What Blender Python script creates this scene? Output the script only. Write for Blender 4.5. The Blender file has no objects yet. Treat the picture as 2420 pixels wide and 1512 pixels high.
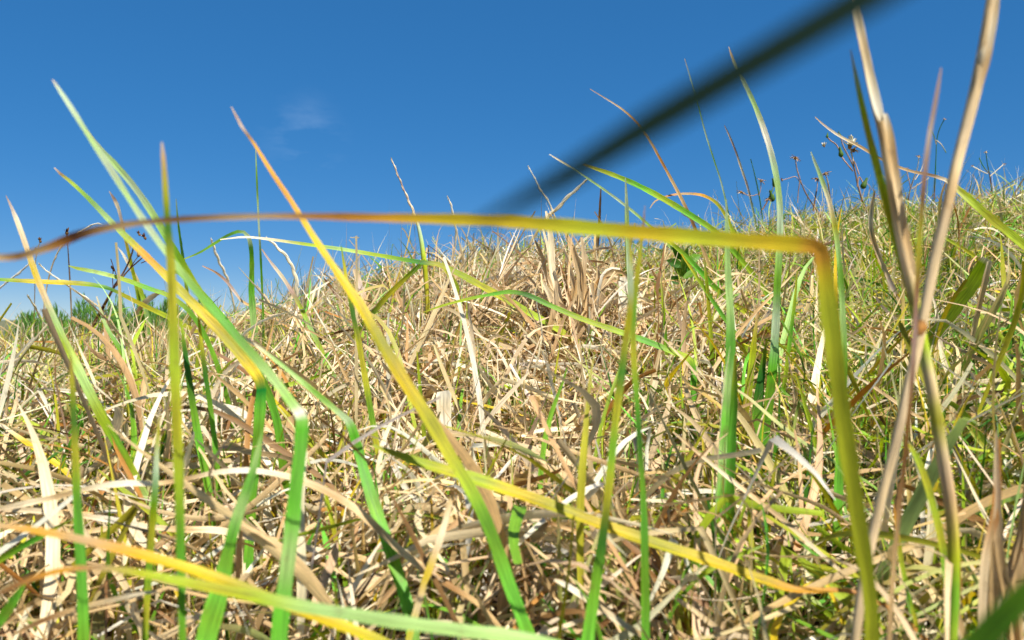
import bpy, math, random
import numpy as np

# ------------------------------------------------------------------ camera, sky, sun, exposure
SC = bpy.context.scene
COL = SC.collection
CZ = 0.30                                   # lens height above the datum (m)
FD = 1899.0                                 # focal length in pixels of a 2420 px wide frame
cam_d = bpy.data.cameras.new('camera')
cam = bpy.data.objects.new('camera', cam_d)
COL.objects.link(cam)
cam.location = (0, 0, CZ)
cam.rotation_euler = (math.radians(90), 0, 0)
cam_d.sensor_fit = 'HORIZONTAL'
cam_d.sensor_width = 36.0
cam_d.lens = 36.0 * FD / 2420.0
cam_d.clip_start = 0.005
cam_d.clip_end = 20000
cam_d.dof.use_dof = True
cam_d.dof.focus_distance = 0.95
cam_d.dof.aperture_fstop = 13.0
SC.camera = cam

SUN_EL, SUN_AZ = math.radians(50), math.radians(146)      # azimuth clockwise from +Y
world = bpy.data.worlds.new('World')
SC.world = world
world.use_nodes = True
wn, wl = world.node_tree.nodes, world.node_tree.links
wn.clear()
w_out = wn.new('ShaderNodeOutputWorld')
w_bg = wn.new('ShaderNodeBackground')
w_sky = wn.new('ShaderNodeTexSky')
w_sky.sky_type = 'NISHITA'
w_sky.sun_disc = False
w_sky.sun_elevation = SUN_EL
w_sky.sun_rotation = SUN_AZ
w_sky.altitude = 8000
w_sky.air_density = 1.5
w_sky.dust_density = 0.0
w_sky.ozone_density = 6.0
w_hs = wn.new('ShaderNodeHueSaturation')
w_hs.inputs['Saturation'].default_value = 1.92
w_hs.inputs['Value'].default_value = 1.12
w_hs.inputs['Hue'].default_value = 0.508
w_bg.inputs['Strength'].default_value = 0.15
w_gam = wn.new('ShaderNodeGamma')
w_gam.inputs['Gamma'].default_value = 0.43
wl.new(w_sky.outputs[0], w_gam.inputs['Color'])
wl.new(w_gam.outputs[0], w_hs.inputs['Color'])
# a few thin torn wisps of cloud, one of them in view
w_tc = wn.new('ShaderNodeTexCoord')
w_map = wn.new('ShaderNodeMapping')
w_map.inputs['Scale'].default_value = (8, 8, 22)
w_noise = wn.new('ShaderNodeTexNoise')
w_noise.inputs['Scale'].default_value = 1.3
w_noise.inputs['Detail'].default_value = 4
w_noise.inputs['Roughness'].default_value = 0.62
wl.new(w_tc.outputs['Generated'], w_map.inputs['Vector'])
wl.new(w_map.outputs[0], w_noise.inputs['Vector'])
acc = None
for (dx, dy, dz, rad) in ((-0.245, 0.945, 0.215, 0.066), (-0.85, 0.3, 0.42, 0.12), (0.9, -0.2, 0.4, 0.14), (0.1, -0.9, 0.35, 0.12)):
    dist = wn.new('ShaderNodeVectorMath'); dist.operation = 'DISTANCE'
    v = np.array([dx, dy, dz]); v = v / np.linalg.norm(v)
    dist.inputs[1].default_value = tuple(v)
    wl.new(w_tc.outputs['Generated'], dist.inputs[0])
    mr = wn.new('ShaderNodeMapRange'); mr.interpolation_type = 'SMOOTHSTEP'
    mr.inputs['From Min'].default_value = rad
    mr.inputs['From Max'].default_value = 0.0
    wl.new(dist.outputs['Value'], mr.inputs['Value'])
    if acc is None:
        acc = mr.outputs[0]
    else:
        ad = wn.new('ShaderNodeMath'); ad.operation = 'ADD'
        wl.new(acc, ad.inputs[0]); wl.new(mr.outputs[0], ad.inputs[1])
        acc = ad.outputs[0]
w_ramp = wn.new('ShaderNodeMapRange')
w_ramp.inputs['From Min'].default_value = 0.47
w_ramp.inputs['From Max'].default_value = 0.75
w_ramp.inputs['To Max'].default_value = 0.17
wl.new(w_noise.outputs[0], w_ramp.inputs['Value'])
w_mul = wn.new('ShaderNodeMath'); w_mul.operation = 'MULTIPLY'; w_mul.use_clamp = True
wl.new(w_ramp.outputs[0], w_mul.inputs[0]); wl.new(acc, w_mul.inputs[1])
w_mix = wn.new('ShaderNodeMix'); w_mix.data_type = 'RGBA'
w_mix.inputs['B'].default_value = (2.6, 3.4, 4.4, 1)
wl.new(w_mul.outputs[0], w_mix.inputs['Factor'])
wl.new(w_hs.outputs[0], w_mix.inputs['A'])
wl.new(w_mix.outputs['Result'], w_bg.inputs['Color'])
wl.new(w_bg.outputs[0], w_out.inputs['Surface'])

sun_d = bpy.data.lights.new('sun', 'SUN')
sun_d.energy = 4.8
sun_d.angle = math.radians(0.53)
sun_d.color = (1.0, 0.95, 0.86)
sun = bpy.data.objects.new('sun', sun_d)
COL.objects.link(sun)
sv = np.array([math.sin(SUN_AZ) * math.cos(SUN_EL), math.cos(SUN_AZ) * math.cos(SUN_EL), math.sin(SUN_EL)])
from mathutils import Vector
sun.rotation_euler = Vector(sv).to_track_quat('Z', 'Y').to_euler()
sun.location = (3, -3, 6)

SC.view_settings.view_transform = 'Standard'
SC.view_settings.look = 'None'
SC.view_settings.exposure = 0.80
SC.view_settings.gamma = 1.0
SC.render.engine = 'CYCLES'
SC.cycles.max_bounces = 5
SC.cycles.diffuse_bounces = 3
SC.cycles.transmission_bounces = 3
SC.cycles.transparent_max_bounces = 4
SC.cycles.use_denoising = True
SC.cycles.use_adaptive_sampling = True
SC.cycles.adaptive_threshold = 0.03

rng = np.random.default_rng(7)
random.seed(7)

# ------------------------------------------------------------------ helpers
def tag(o, label=None, cat=None, group=None, kind=None):
    if label: o['label'] = label
    if cat: o['category'] = cat
    if group: o['group'] = group
    if kind: o['kind'] = kind
    return o

def empty(name, loc):
    o = bpy.data.objects.new(name, None)
    o.empty_display_size = 0.01
    o.location = loc
    COL.objects.link(o)
    return o

def smooth(e0, e1, x):
    t = np.clip((x - e0) / (e1 - e0), 0, 1)
    return t * t * (3 - 2 * t)

# terrain: a small bank that rises away from the lens, higher to the right, falling off behind its crest
_cu = np.array([-3.0, -1.4, -0.637, -0.5, -0.40, -0.30, -0.23, -0.17, -0.11, -0.03, 0.08, 0.16, 0.26, 0.337, 0.41, 0.495, 0.637, 0.9, 1.5, 3.0])
_ce = np.array([-0.072, -0.058, -0.030, -0.024, -0.018, -0.008, 0.017, 0.048, 0.073, 0.086, 0.086, 0.09, 0.104, 0.124, 0.142, 0.16, 0.160, 0.165, 0.16, 0.12])
YC = 2.2
def terrain(x, y):
    x = np.asarray(x, float); y = np.asarray(y, float)
    yc = YC + 0.7 * smooth(-0.6, -1.6, x)
    xs = x * YC / np.maximum(yc, 0.1)
    hc = np.zeros_like(xs)
    for k, wgt in ((-0.10, .2), (-0.05, .2), (0.0, .2), (0.05, .2), (0.10, .2)):
        hc = hc + wgt * np.interp(xs + k, _cu * YC, _ce * YC - 0.062)
    hc = hc * yc / YC
    hn = -0.245 + 0.03 * np.clip(x, -1, 1)
    t = (y - 0.2) / (yc - 0.2)
    k = 0.10
    over = k * np.logaddexp(0, (t - 1.0) / k)
    g = np.clip(t, -0.6, 60) - 1.55 * over
    h = hn + (hc - hn) * np.maximum(g, -0.6)
    h = np.where(t > 1, np.where(hc - hn > 0, hn + (hc - hn) * (g), h), h)
    bump = 0.026 * np.sin(7.3 * x + 1.2) * np.sin(5.9 * y + 0.4) + 0.022 * np.sin(17 * x + 3 * y) * np.sin(15 * y - 4 * x + 1.0) \
        + 0.004 * np.sin(41 * x + 9 * y + 2) * np.sin(37 * y - 11 * x)
    fade = smooth(60, 6, np.hypot(x, y))
    bump = bump + 0.032 * np.exp(-((x - 0.06) / 0.17) ** 2 - ((y - 1.14) / 0.2) ** 2)      # a heap of old straw
    h = h + bump * fade
    far = -0.75 + 0.12 * np.sin(0.31 * x) * np.cos(0.27 * y) * smooth(3, 9, np.hypot(x, y)) * fade
    h = np.maximum(h, far)
    r = np.hypot(x, y)
    m = smooth(5.0, 11.0, r)
    return CZ + h * (1 - m) + (-0.75) * m

def px(x, y, d):
    """A point seen at (x, y) of the 2420 x 1512 frame, d metres ahead."""
    return np.array([(x - 1210.0) / FD * d, d, CZ + (756.0 - y) / FD * d])

def ground_depth(x, y, lift=0.03):
    ds = np.arange(0.25, 4.0, 0.004)
    X = (x - 1210.0) / FD * ds
    Z = CZ + (756.0 - y) / FD * ds
    hit = np.nonzero(Z < terrain(X, ds) + lift)[0]
    return float(ds[hit[0]]) if len(hit) else 2.2

def catmull(P, n):
    """Resample rows of P (points and anything carried along) at n even steps of arc length."""
    P = np.asarray(P, float)
    if len(P) == 2:
        P = np.array([P[0], (P[0] + P[1]) / 2, P[1]])
    seg = np.linalg.norm(np.diff(P[:, :3], axis=0), axis=1) + 1e-9
    s = np.concatenate([[0], np.cumsum(np.sqrt(seg))])
    A = np.vstack([2 * P[0] - P[1], P, 2 * P[-1] - P[-2]])
    S = np.concatenate([[s[0] - (s[1] - s[0])], s, [s[-1] + (s[-1] - s[-2])]])
    out = []
    for i in range(1, len(A) - 2):
        t0, t1, t2, t3 = S[i - 1], S[i], S[i + 1], S[i + 2]
        for t in np.linspace(t1, t2, 24, endpoint=False):
            A1 = (t1 - t) / (t1 - t0) * A[i - 1] + (t - t0) / (t1 - t0) * A[i]
            A2 = (t2 - t) / (t2 - t1) * A[i] + (t - t1) / (t2 - t1) * A[i + 1]
            A3 = (t3 - t) / (t3 - t2) * A[i + 1] + (t - t2) / (t3 - t2) * A[i + 2]
            B1 = (t2 - t) / (t2 - t0) * A1 + (t - t0) / (t2 - t0) * A2
            B2 = (t3 - t) / (t3 - t1) * A2 + (t - t1) / (t3 - t1) * A3
            out.append((t2 - t) / (t2 - t1) * B1 + (t - t1) / (t2 - t1) * B2)
    out.append(A[-2])
    out = np.array(out)
    L = np.concatenate([[0], np.cumsum(np.linalg.norm(np.diff(out[:, :3], axis=0), axis=1))])
    q = np.linspace(0, L[-1], n)
    return np.stack([np.interp(q, L, out[:, k]) for k in range(out.shape[1])], axis=1), q

def tangents(p):
    t = np.gradient(p, axis=0)
    return t / (np.linalg.norm(t, axis=1, keepdims=True) + 1e-12)

def mesh_from(name, verts, faces, cols=None, uvs=None, mat=None, smooth_shade=True):
    """faces: (m,4) int array of quads (or a list of polygons)."""
    me = bpy.data.meshes.new(name)
    verts = np.asarray(verts, np.float32)
    if isinstance(faces, np.ndarray):
        nf, k = faces.shape
        me.vertices.add(len(verts)); me.vertices.foreach_set('co', verts.ravel())
        me.loops.add(nf * k); me.loops.foreach_set('vertex_index', faces.astype(np.int32).ravel())
        me.polygons.add(nf)
        me.polygons.foreach_set('loop_start', np.arange(0, nf * k, k, dtype=np.int32))
        me.polygons.foreach_set('loop_total', np.full(nf, k, dtype=np.int32))
        li = faces.ravel()
    else:
        me.from_pydata([tuple(map(float, v)) for v in verts], [], faces)
        li = np.array([i for f in faces for i in f])
    if cols is not None:
        ca = me.color_attributes.new('Col', 'FLOAT_COLOR', 'POINT')
        c4 = np.ones((len(verts), 4), np.float32); c4[:, :3] = cols
        ca.data.foreach_set('color', c4.ravel())
    if uvs is not None:
        ul = me.uv_layers.new(name='UVMap')
        ul.data.foreach_set('uv', np.asarray(uvs, np.float32)[li].ravel())
    me.update(calc_edges=True)
    me.validate()
    if smooth_shade:
        me.polygons.foreach_set('use_smooth', np.ones(len(me.polygons), bool))
    if mat: me.materials.append(mat)
    return me

def link(name, me, loc=(0, 0, 0), parent=None):
    o = bpy.data.objects.new(name, me)
    o.location = loc
    COL.objects.link(o)
    if parent is not None: o.parent = parent
    return o

# ------------------------------------------------------------------ materials
def leaf_material(name, trans=0.32, rough=0.42, vein=0.3, spots=0.35, spec=0.5, vein_n=9.0):
    m = bpy.data.materials.new(name); m.use_nodes = True
    n, l = m.node_tree.nodes, m.node_tree.links
    n.clear()
    out = n.new('ShaderNodeOutputMaterial')
    at = n.new('ShaderNodeAttribute'); at.attribute_name = 'Col'
    uv = n.new('ShaderNodeUVMap'); uv.uv_map = 'UVMap'
    mp = n.new('ShaderNodeMapping'); mp.inputs['Scale'].default_value = (vein_n, 6.0, 1)
    l.new(uv.outputs[0], mp.inputs['Vector'])
    st = n.new('ShaderNodeTexNoise'); st.inputs['Scale'].default_value = 1.0; st.inputs['Detail'].default_value = 2.5
    l.new(mp.outputs[0], st.inputs['Vector'])
    geo = n.new('ShaderNodeNewGeometry')
    sp = n.new('ShaderNodeTexNoise'); sp.inputs['Scale'].default_value = 120; sp.inputs['Detail'].default_value = 4
    l.new(geo.outputs['Position'], sp.inputs['Vector'])
    r1 = n.new('ShaderNodeMapRange'); r1.inputs['From Min'].default_value = 0.3; r1.inputs['From Max'].default_value = 0.7
    r1.inputs['To Min'].default_value = 1 - vein; r1.inputs['To Max'].default_value = 1 + vein * 0.8
    l.new(st.outputs[0], r1.inputs['Value'])
    mulc = n.new('ShaderNodeVectorMath'); mulc.operation = 'SCALE'
    l.new(at.outputs['Color'], mulc.inputs[0]); l.new(r1.outputs[0], mulc.inputs['Scale'])
    r2 = n.new('ShaderNodeMapRange'); r2.inputs['From Min'].default_value = 0.62; r2.inputs['From Max'].default_value = 0.78
    r2.inputs['To Max'].default_value = spots
    l.new(sp.outputs[0], r2.inputs['Value'])
    mx = n.new('ShaderNodeMix'); mx.data_type = 'RGBA'
    mx.inputs['B'].default_value = (0.16, 0.085, 0.035, 1)
    l.new(r2.outputs[0], mx.inputs['Factor']); l.new(mulc.outputs[0], mx.inputs['A'])
    mo = n.new('ShaderNodeTexNoise'); mo.inputs['Scale'].default_value = 28; mo.inputs['Detail'].default_value = 5
    l.new(geo.outputs['Position'], mo.inputs['Vector'])
    r3 = n.new('ShaderNodeMapRange'); r3.inputs['From Min'].default_value = 0.35; r3.inputs['From Max'].default_value = 0.68
    r3.inputs['To Min'].default_value = 0.8; r3.inputs['To Max'].default_value = 1.16
    l.new(mo.outputs[0], r3.inputs['Value'])
    m3 = n.new('ShaderNodeVectorMath'); m3.operation = 'SCALE'
    l.new(mx.outputs['Result'], m3.inputs[0]); l.new(r3.outputs[0], m3.inputs['Scale'])
    bump = n.new('ShaderNodeBump'); bump.inputs['Strength'].default_value = 0.25; bump.inputs['Distance'].default_value = 0.0006
    l.new(st.outputs[0], bump.inputs['Height'])
    pb = n.new('ShaderNodeBsdfPrincipled')
    pb.inputs['Roughness'].default_value = rough
    pb.inputs['Specular IOR Level'].default_value = spec
    l.new(m3.outputs[0], pb.inputs['Base Color']); l.new(bump.outputs[0], pb.inputs['Normal'])
    if trans > 0:
        tr = n.new('ShaderNodeBsdfTranslucent')
        hs = n.new('ShaderNodeHueSaturation'); hs.inputs['Saturation'].default_value = 1.12; hs.inputs['Value'].default_value = 1.15
        l.new(m3.outputs[0], hs.inputs['Color']); l.new(hs.outputs[0], tr.inputs['Color'])
        ms = n.new('ShaderNodeMixShader'); ms.inputs[0].default_value = trans
        l.new(pb.outputs[0], ms.inputs[1]); l.new(tr.outputs[0], ms.inputs[2])
        l.new(ms.outputs[0], out.inputs['Surface'])
    else:
        l.new(pb.outputs[0], out.inputs['Surface'])
    return m

M_LEAF = leaf_material('living_leaf', 0.38, 0.5, 0.42, 0.5, 0.3, 13.0)
M_STRAW = leaf_material('dry_straw', 0.26, 0.55, 0.34, 0.55, 0.35)
M_STEM = leaf_material('stem_skin', 0.0, 0.6, 0.42, 0.5, 0.15)
M_SPIKE = leaf_material('pale_spike', 0.0, 0.45, 0.08, 0.05, 0.5)
M_YELLOW = leaf_material('thick_yellow_leaf', 0.14, 0.5, 0.3, 0.3, 0.3, 13.0)
M_DARK = leaf_material('thick_dark_leaf', 0.02, 0.8, 0.2, 0.2, 0.08)

def soil_material():
    m = bpy.data.materials.new('soil'); m.use_nodes = True
    n, l = m.node_tree.nodes, m.node_tree.links
    pb = n['Principled BSDF']
    geo = n.new('ShaderNodeNewGeometry')
    a = n.new('ShaderNodeTexNoise'); a.inputs['Scale'].default_value = 60; a.inputs['Detail'].default_value = 8
    b = n.new('ShaderNodeTexNoise'); b.inputs['Scale'].default_value = 0.35; b.inputs['Detail'].default_value = 5
    l.new(geo.outputs['Position'], a.inputs['Vector']); l.new(geo.outputs['Position'], b.inputs['Vector'])
    r = n.new('ShaderNodeValToRGB')
    r.color_ramp.elements[0].position = 0.3; r.color_ramp.elements[0].color = (0.028, 0.018, 0.010, 1)
    r.color_ramp.elements[1].position = 0.75; r.color_ramp.elements[1].color = (0.13, 0.085, 0.045, 1)
    l.new(a.outputs[0], r.inputs[0])
    r2 = n.new('ShaderNodeValToRGB')
    r2.color_ramp.elements[0].color = (0.05, 0.09, 0.025, 1); r2.color_ramp.elements[1].color = (0.20, 0.16, 0.08, 1)
    r2.color_ramp.elements[0].position = 0.35; r2.color_ramp.elements[1].position = 0.65
    l.new(b.outputs[0], r2.inputs[0])
    ln = n.new('ShaderNodeVectorMath'); ln.operation = 'LENGTH'
    l.new(geo.outputs['Position'], ln.inputs[0])
    mr = n.new('ShaderNodeMapRange'); mr.inputs['From Min'].default_value = 4.5; mr.inputs['From Max'].default_value = 8
    l.new(ln.outputs['Value'], mr.inputs['Value'])
    mx = n.new('ShaderNodeMix'); mx.data_type = 'RGBA'
    l.new(mr.outputs[0], mx.inputs['Factor']); l.new(r.outputs[0], mx.inputs['A']); l.new(r2.outputs[0], mx.inputs['B'])
    l.new(mx.outputs['Result'], pb.inputs['Base Color'])
    pb.inputs['Roughness'].default_value = 0.95
    bp = n.new('ShaderNodeBump'); bp.inputs['Strength'].default_value = 0.8; bp.inputs['Distance'].default_value = 0.01
    l.new(a.outputs[0], bp.inputs['Height']); l.new(bp.outputs[0], pb.inputs['Normal'])
    return m

# ------------------------------------------------------------------ ground, one sheet to the horizon
def axis(lo, hi, step, far, growth=1.35):
    v = list(np.arange(lo, hi + 1e-6, step))
    s = step
    while v[-1] < far: s *= growth; v.append(v[-1] + s)
    s = step
    while v[0] > -far: s *= growth; v.insert(0, v[0] - s)
    return np.array(v)
gx, gy = axis(-4.0, 4.0, 0.03, 6000), axis(-0.6, 5.4, 0.03, 6000)
GX, GY = np.meshgrid(gx, gy)
gv = np.stack([GX, GY, terrain(GX, GY)], -1).reshape(-1, 3)
nx, ny = len(gx), len(gy)
idx = np.arange(nx * ny).reshape(ny, nx)
gf = np.stack([idx[:-1, :-1], idx[:-1, 1:], idx[1:, 1:], idx[1:, :-1]], -1).reshape(-1, 4)
ground = link('ground', mesh_from('ground', gv, gf, mat=soil_material()))
tag(ground, 'dark soil bank rising to the right under the matted grass', 'ground', kind='structure')

# ------------------------------------------------------------------ the grass nobody could count
PAL = {
    'straw':  (0.69, 0.51, 0.27), 'pale': (0.80, 0.67, 0.43), 'white': (0.86, 0.79, 0.61), 'tan': (0.56, 0.37, 0.165),
    'brown':  (0.25, 0.13, 0.045), 'dark': (0.08, 0.030, 0.014), 'rust': (0.46, 0.21, 0.05), 'orange': (0.68, 0.34, 0.03),
    'yellow': (0.68, 0.50, 0.02), 'olive': (0.41, 0.39, 0.025), 'lime': (0.37, 0.48, 0.03), 'green': (0.16, 0.35, 0.022),
    'vivid':  (0.15, 0.45, 0.04), 'deep': (0.055, 0.17, 0.015), 'mint': (0.38, 0.57, 0.17), 'sage': (0.45, 0.56, 0.34),
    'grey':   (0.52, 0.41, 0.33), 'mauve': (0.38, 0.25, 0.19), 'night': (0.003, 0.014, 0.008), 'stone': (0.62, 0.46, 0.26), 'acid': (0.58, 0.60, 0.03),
}
PAL = {k: np.array(v) for k, v in PAL.items()}

def pal_pick(n, spec):
    keys = list(spec); p = np.array([spec[k] for k in keys], float); p /= p.sum()
    c = np.stack([PAL[k] for k in keys])[rng.choice(len(keys), n, p=p)]
    c = c * rng.uniform(0.72, 1.18, (n, 1)) * rng.uniform(0.94, 1.06, (n, 3))
    return c

def blades(x, y, z0, head, pitch, length, width, col_a, col_b, S=6, dh=0.6, dp=-0.8, across=2, roll=0.6, twist=1.0,
           kink=0.0, blunt=0.3, wav=0.0, fold=0.25):
    """Vectorised ribbons that follow the terrain. Returns verts, quads, colours, uvs."""
    n = len(x)
    t = np.linspace(0, 1, S + 1)[None, :]
    h = head[:, None] + rng.normal(0, dh, (n, 1)) * t + wav * np.sin(t * rng.uniform(4, 9, (n, 1)) + rng.uniform(0, 6, (n, 1)))
    p = pitch[:, None] + (dp + rng.normal(0, abs(dp) * 0.5 + 0.15, (n, 1))) * t ** 1.3
    if kink > 0:
        has = rng.random((n, 1)) < kink
        at = rng.uniform(0.3, 0.8, (n, 1))
        p = p + np.where(has & (t > at), rng.normal(-1.3, 0.6, (n, 1)), 0)
        h = h + np.where(has & (t > at), rng.normal(0, 0.8, (n, 1)), 0)
    ds = (length / S)[:, None]
    dx, dy, dz = np.cos(p) * np.cos(h) * ds, np.cos(p) * np.sin(h) * ds, np.sin(p) * ds
    X = x[:, None] + np.concatenate([np.zeros((n, 1)), np.cumsum(dx[:, :-1], 1)], 1)
    Y = y[:, None] + np.concatenate([np.zeros((n, 1)), np.cumsum(dy[:, :-1], 1)], 1)
    Zr = z0[:, None] + np.concatenate([np.zeros((n, 1)), np.cumsum(dz[:, :-1], 1)], 1)
    Zr = np.where(Zr < 0.002, 0.002 + 0.15 * np.tanh(Zr), Zr)
    Z = terrain(X, Y) + Zr
    T = np.stack([np.cos(p) * np.cos(h), np.cos(p) * np.sin(h), np.sin(p)], -1)
    Sd = np.stack([-np.sin(h), np.cos(h), np.zeros_like(h)], -1)
    N = np.cross(T, Sd)
    r = rng.normal(0, roll, (n, 1)) + rng.normal(0, twist, (n, 1)) * t
    W = np.cos(r)[..., None] * Sd + np.sin(r)[..., None] * N
    Nn = np.cross(T, W)
    bl = np.where(rng.random((n, 1)) < blunt, 0.75, 0.08)
    prof = (0.75 + 0.25 * np.sin(np.pi * np.clip(t * 1.2, 0, 1))) * (bl + (1 - bl) * np.clip((1 - t) * 2.2, 0, 1) ** 0.8)
    hw = 0.5 * width[:, None] * prof
    C = np.stack([X, Y, Z], -1)
    cols = col_a[:, None, :] * (1 - t[..., None]) + col_b[:, None, :] * t[..., None]
    if across == 2:
        V = np.stack([C - W * hw[..., None], C + W * hw[..., None]], 2)
        us = np.array([0, 1.0])
    else:
        lift = (fold * hw)[..., None] * Nn
        V = np.stack([C - W * hw[..., None] + lift, C, C + W * hw[..., None] + lift], 2)
        us = np.array([0, .5, 1.0])
    A = across
    cols = np.repeat(cols[:, :, None, :], A, 2)
    off = rng.uniform(0, 40, (n, 1, 1))
    U = np.broadcast_to(us[None, None, :] + off * 3, (n, S + 1, A))
    Vv = np.broadcast_to((t * 1.0)[:, :, None] * (length / 0.05)[:, None, None] * 0.3 + off, (n, S + 1, A))
    uv = np.stack([U, Vv], -1)
    base = (np.arange(n) * (S + 1) * A)[:, None, None]
    i = (np.arange(S) * A)[None, :, None] + np.arange(A - 1)[None, None, :]
    q = np.stack([i, i + 1, i + A + 1, i + A], -1)
    F = (base[..., None] + q).reshape(-1, 4)
    return V.reshape(-1, 3), F, cols.reshape(-1, 3), uv.reshape(-1, 2)

def join_sets(sets):
    Vs, Fs, Cs, Us, o = [], [], [], [], 0
    for V, F, c, u in sets:
        Vs.append(V); Fs.append(F + o); Cs.append(c); Us.append(u); o += len(V)
    return np.concatenate(Vs), np.concatenate(Fs), np.concatenate(Cs), np.concatenate(Us)

def scatter(n, y0, y1, bias=1.0, margin=0.45, slope=0.74):
    """Points on the bank, evenly over the wedge the lens can see plus a margin at both sides."""
    ys, xs = [], []
    got = 0
    while got < n:
        y = y0 + (y1 - y0) * rng.random(n * 2) ** bias
        hw = slope * y + margin
        keep = rng.random(len(y)) < hw / (slope * y1 + margin)
        y = y[keep]; x = rng.uniform(-1, 1, len(y)) * (slope * y + margin)
        xs.append(x); ys.append(y); got += len(y)
    return np.concatenate(xs)[:n], np.concatenate(ys)[:n]

def patch(x, y, s=1.0, seed=0.0):
    return 0.5 + 0.5 * np.sin(s * (3.1 * x + 1.7 * y) + seed) * np.sin(s * (2.3 * y - 2.9 * x) + 1.3 + seed)

def mixcol(n, x, y, dry, green, amount):
    a, b = pal_pick(n, dry), pal_pick(n, green)
    g = rng.random(n) < amount
    return np.where(g[:, None], b, a), g

DRY = {'straw': 5, 'pale': 4.5, 'white': 2.4, 'tan': 4, 'brown': 1.0, 'rust': 0.5, 'stone': 1.6, 'olive': .5}
GRN = {'olive': 2.2, 'lime': 4.5, 'green': 3, 'yellow': .9, 'deep': 1.0, 'vivid': 1.2, 'mint': .6}

def greenness(x, y):
    """Share of living leaves: low on the trampled straw in the middle and left, high on the right of the bank and along its crest."""
    u = x / np.maximum(y, .3)
    g = 0.20 + 0.62 * smooth(0.02, 0.5, u + 0.12 * (y - 1.2)) + 0.22 * smooth(1.4, 2.1, y) + 0.12 * smooth(-0.25, -0.6, u)
    g = g + 0.3 * (patch(x, y, 1.6, 0.7) - 0.5)
    heap = np.exp(-((x - 0.05) / 0.24) ** 2 - ((y - 1.12) / 0.3) ** 2)
    return np.clip(g - 0.3 * heap, 0.03, 0.85)

dry_sets, green_sets = [], []
TAU = 2 * math.pi
# near mat of lying straw
def lying(n, y0, y1, wmin, wmax, lmin, lmax, zmax, S, across, bias=1.0):
    x, y = scatter(n, y0, y1, bias)
    head = rng.uniform(0, TAU, n)
    # in the middle of the bank the straw is combed level
    comb = smooth(0.5, 0.0, np.abs(x + 0.02)) * smooth(0.6, 0.85, y) * smooth(1.7, 1.3, y)
    head = np.where(rng.random(n) < comb * 0.7, rng.normal(0, 0.35, n) + np.pi * rng.integers(0, 2, n), head)
    g = greenness(x, y)
    ca, isg = mixcol(n, x, y, DRY, GRN, g * 0.75)
    cb = ca * rng.uniform(0.8, 1.2, (n, 1))
    dryt = rng.random(n) < 0.35
    cb = np.where((isg & dryt)[:, None], pal_pick(n, {'straw': 1, 'tan': 1}), cb)
    ln = rng.uniform(lmin, lmax, n); w = rng.uniform(wmin, wmax, n) * rng.choice([0.55, 1, 1.0, 1.35], n)
    return blades(x, y, rng.random(n) ** 1.2 * zmax, head, rng.normal(0.35, 0.5, n), ln, w, ca, cb, S=S, dh=0.9, dp=-0.5,
                  across=across, roll=0.55, twist=1.3, kink=0.4, blunt=0.4, wav=0.2)
dry_sets.append(lying(3800, 0.38, 0.88, 0.0028, 0.0056, 0.06, 0.18, 0.075, 9, 3))
dry_sets.append(lying(6000, 0.34, 1.05, 0.0018, 0.0042, 0.05, 0.16, 0.06, 8, 3))
dry_sets.append(lying(21000, 0.9, 2.6, 0.0018, 0.0046, 0.05, 0.17, 0.065, 7, 2))
dry_sets.append(lying(6000, 2.5, 5.0, 0.003, 0.007, 0.06, 0.18, 0.05, 4, 2))

_n = 900
_x, _y = rng.normal(0.06, 0.13, _n), rng.normal(1.08, 0.12, _n)
_c = pal_pick(_n, {'pale': 4, 'straw': 4, 'white': 2, 'tan': 4, 'stone': 2, 'brown': 1})
dry_sets.append(blades(_x, _y, rng.random(_n) * 0.07, np.where(rng.random(_n) < .5, rng.normal(0, .4, _n), rng.uniform(0, TAU, _n)), rng.normal(.3, .5, _n), rng.uniform(.05, .16, _n),
                       rng.uniform(.002, .0062, _n), _c, _c * .95, S=8, dh=.8, dp=-.6, across=3, roll=.8, twist=1.4, kink=.4, blunt=.3, wav=.15))
def standing(n, y0, y1, wmin, wmax, lmin, lmax, S, across, dry, grn, gfac, pmean=1.1, psd=0.3, dp=-1.1, gadd=0.0, roll=1.2):
    x, y = scatter(n, y0, y1)
    keep = (y > 0.62) | (lmax < 0.14)
    x, y = x[keep], y[keep]; n = len(x)
    g = np.clip(greenness(x, y) * gfac + gadd, 0, 1)
    ca, isg = mixcol(n, x, y, dry, grn, g)
    cb = np.where((rng.random(n) < 0.45)[:, None], pal_pick(n, {'straw': 2, 'tan': 1, 'pale': 1}), ca * 1.1)
    ln = rng.uniform(lmin, lmax, n)
    return blades(x, y, np.full(n, -0.004), rng.uniform(0, TAU, n), rng.normal(pmean, psd, n), ln, rng.uniform(wmin, wmax, n), ca, cb,
                  S=S, dh=0.5, dp=dp, across=across, roll=roll, twist=0.8, kink=0.15, blunt=0.12, wav=0.1)
dry_sets.append(standing(2200, 0.3, 1.0, 0.0018, 0.0042, 0.07, 0.135, 8, 3, DRY, GRN, 0.3))
dry_sets.append(standing(6500, 0.95, 2.6, 0.0016, 0.004, 0.06, 0.15, 6, 2, DRY, GRN, 0.3))
green_sets.append(standing(2200, 0.3, 1.0, 0.0016, 0.0038, 0.07, 0.135, 8, 3, DRY, GRN, 0.5, 1.25, 0.22, -0.7, 0.6))
green_sets.append(standing(9000, 0.95, 2.6, 0.0012, 0.003, 0.06, 0.14, 6, 2, DRY, GRN, 1.0, 1.2, 0.28, -1.0, 0.22))
green_sets.append(standing(5000, 2.6, 5.0, 0.002, 0.005, 0.06, 0.14, 4, 2, DRY, GRN, 0.6, 1.1, 0.3, -1.0, 0.3))
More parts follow.
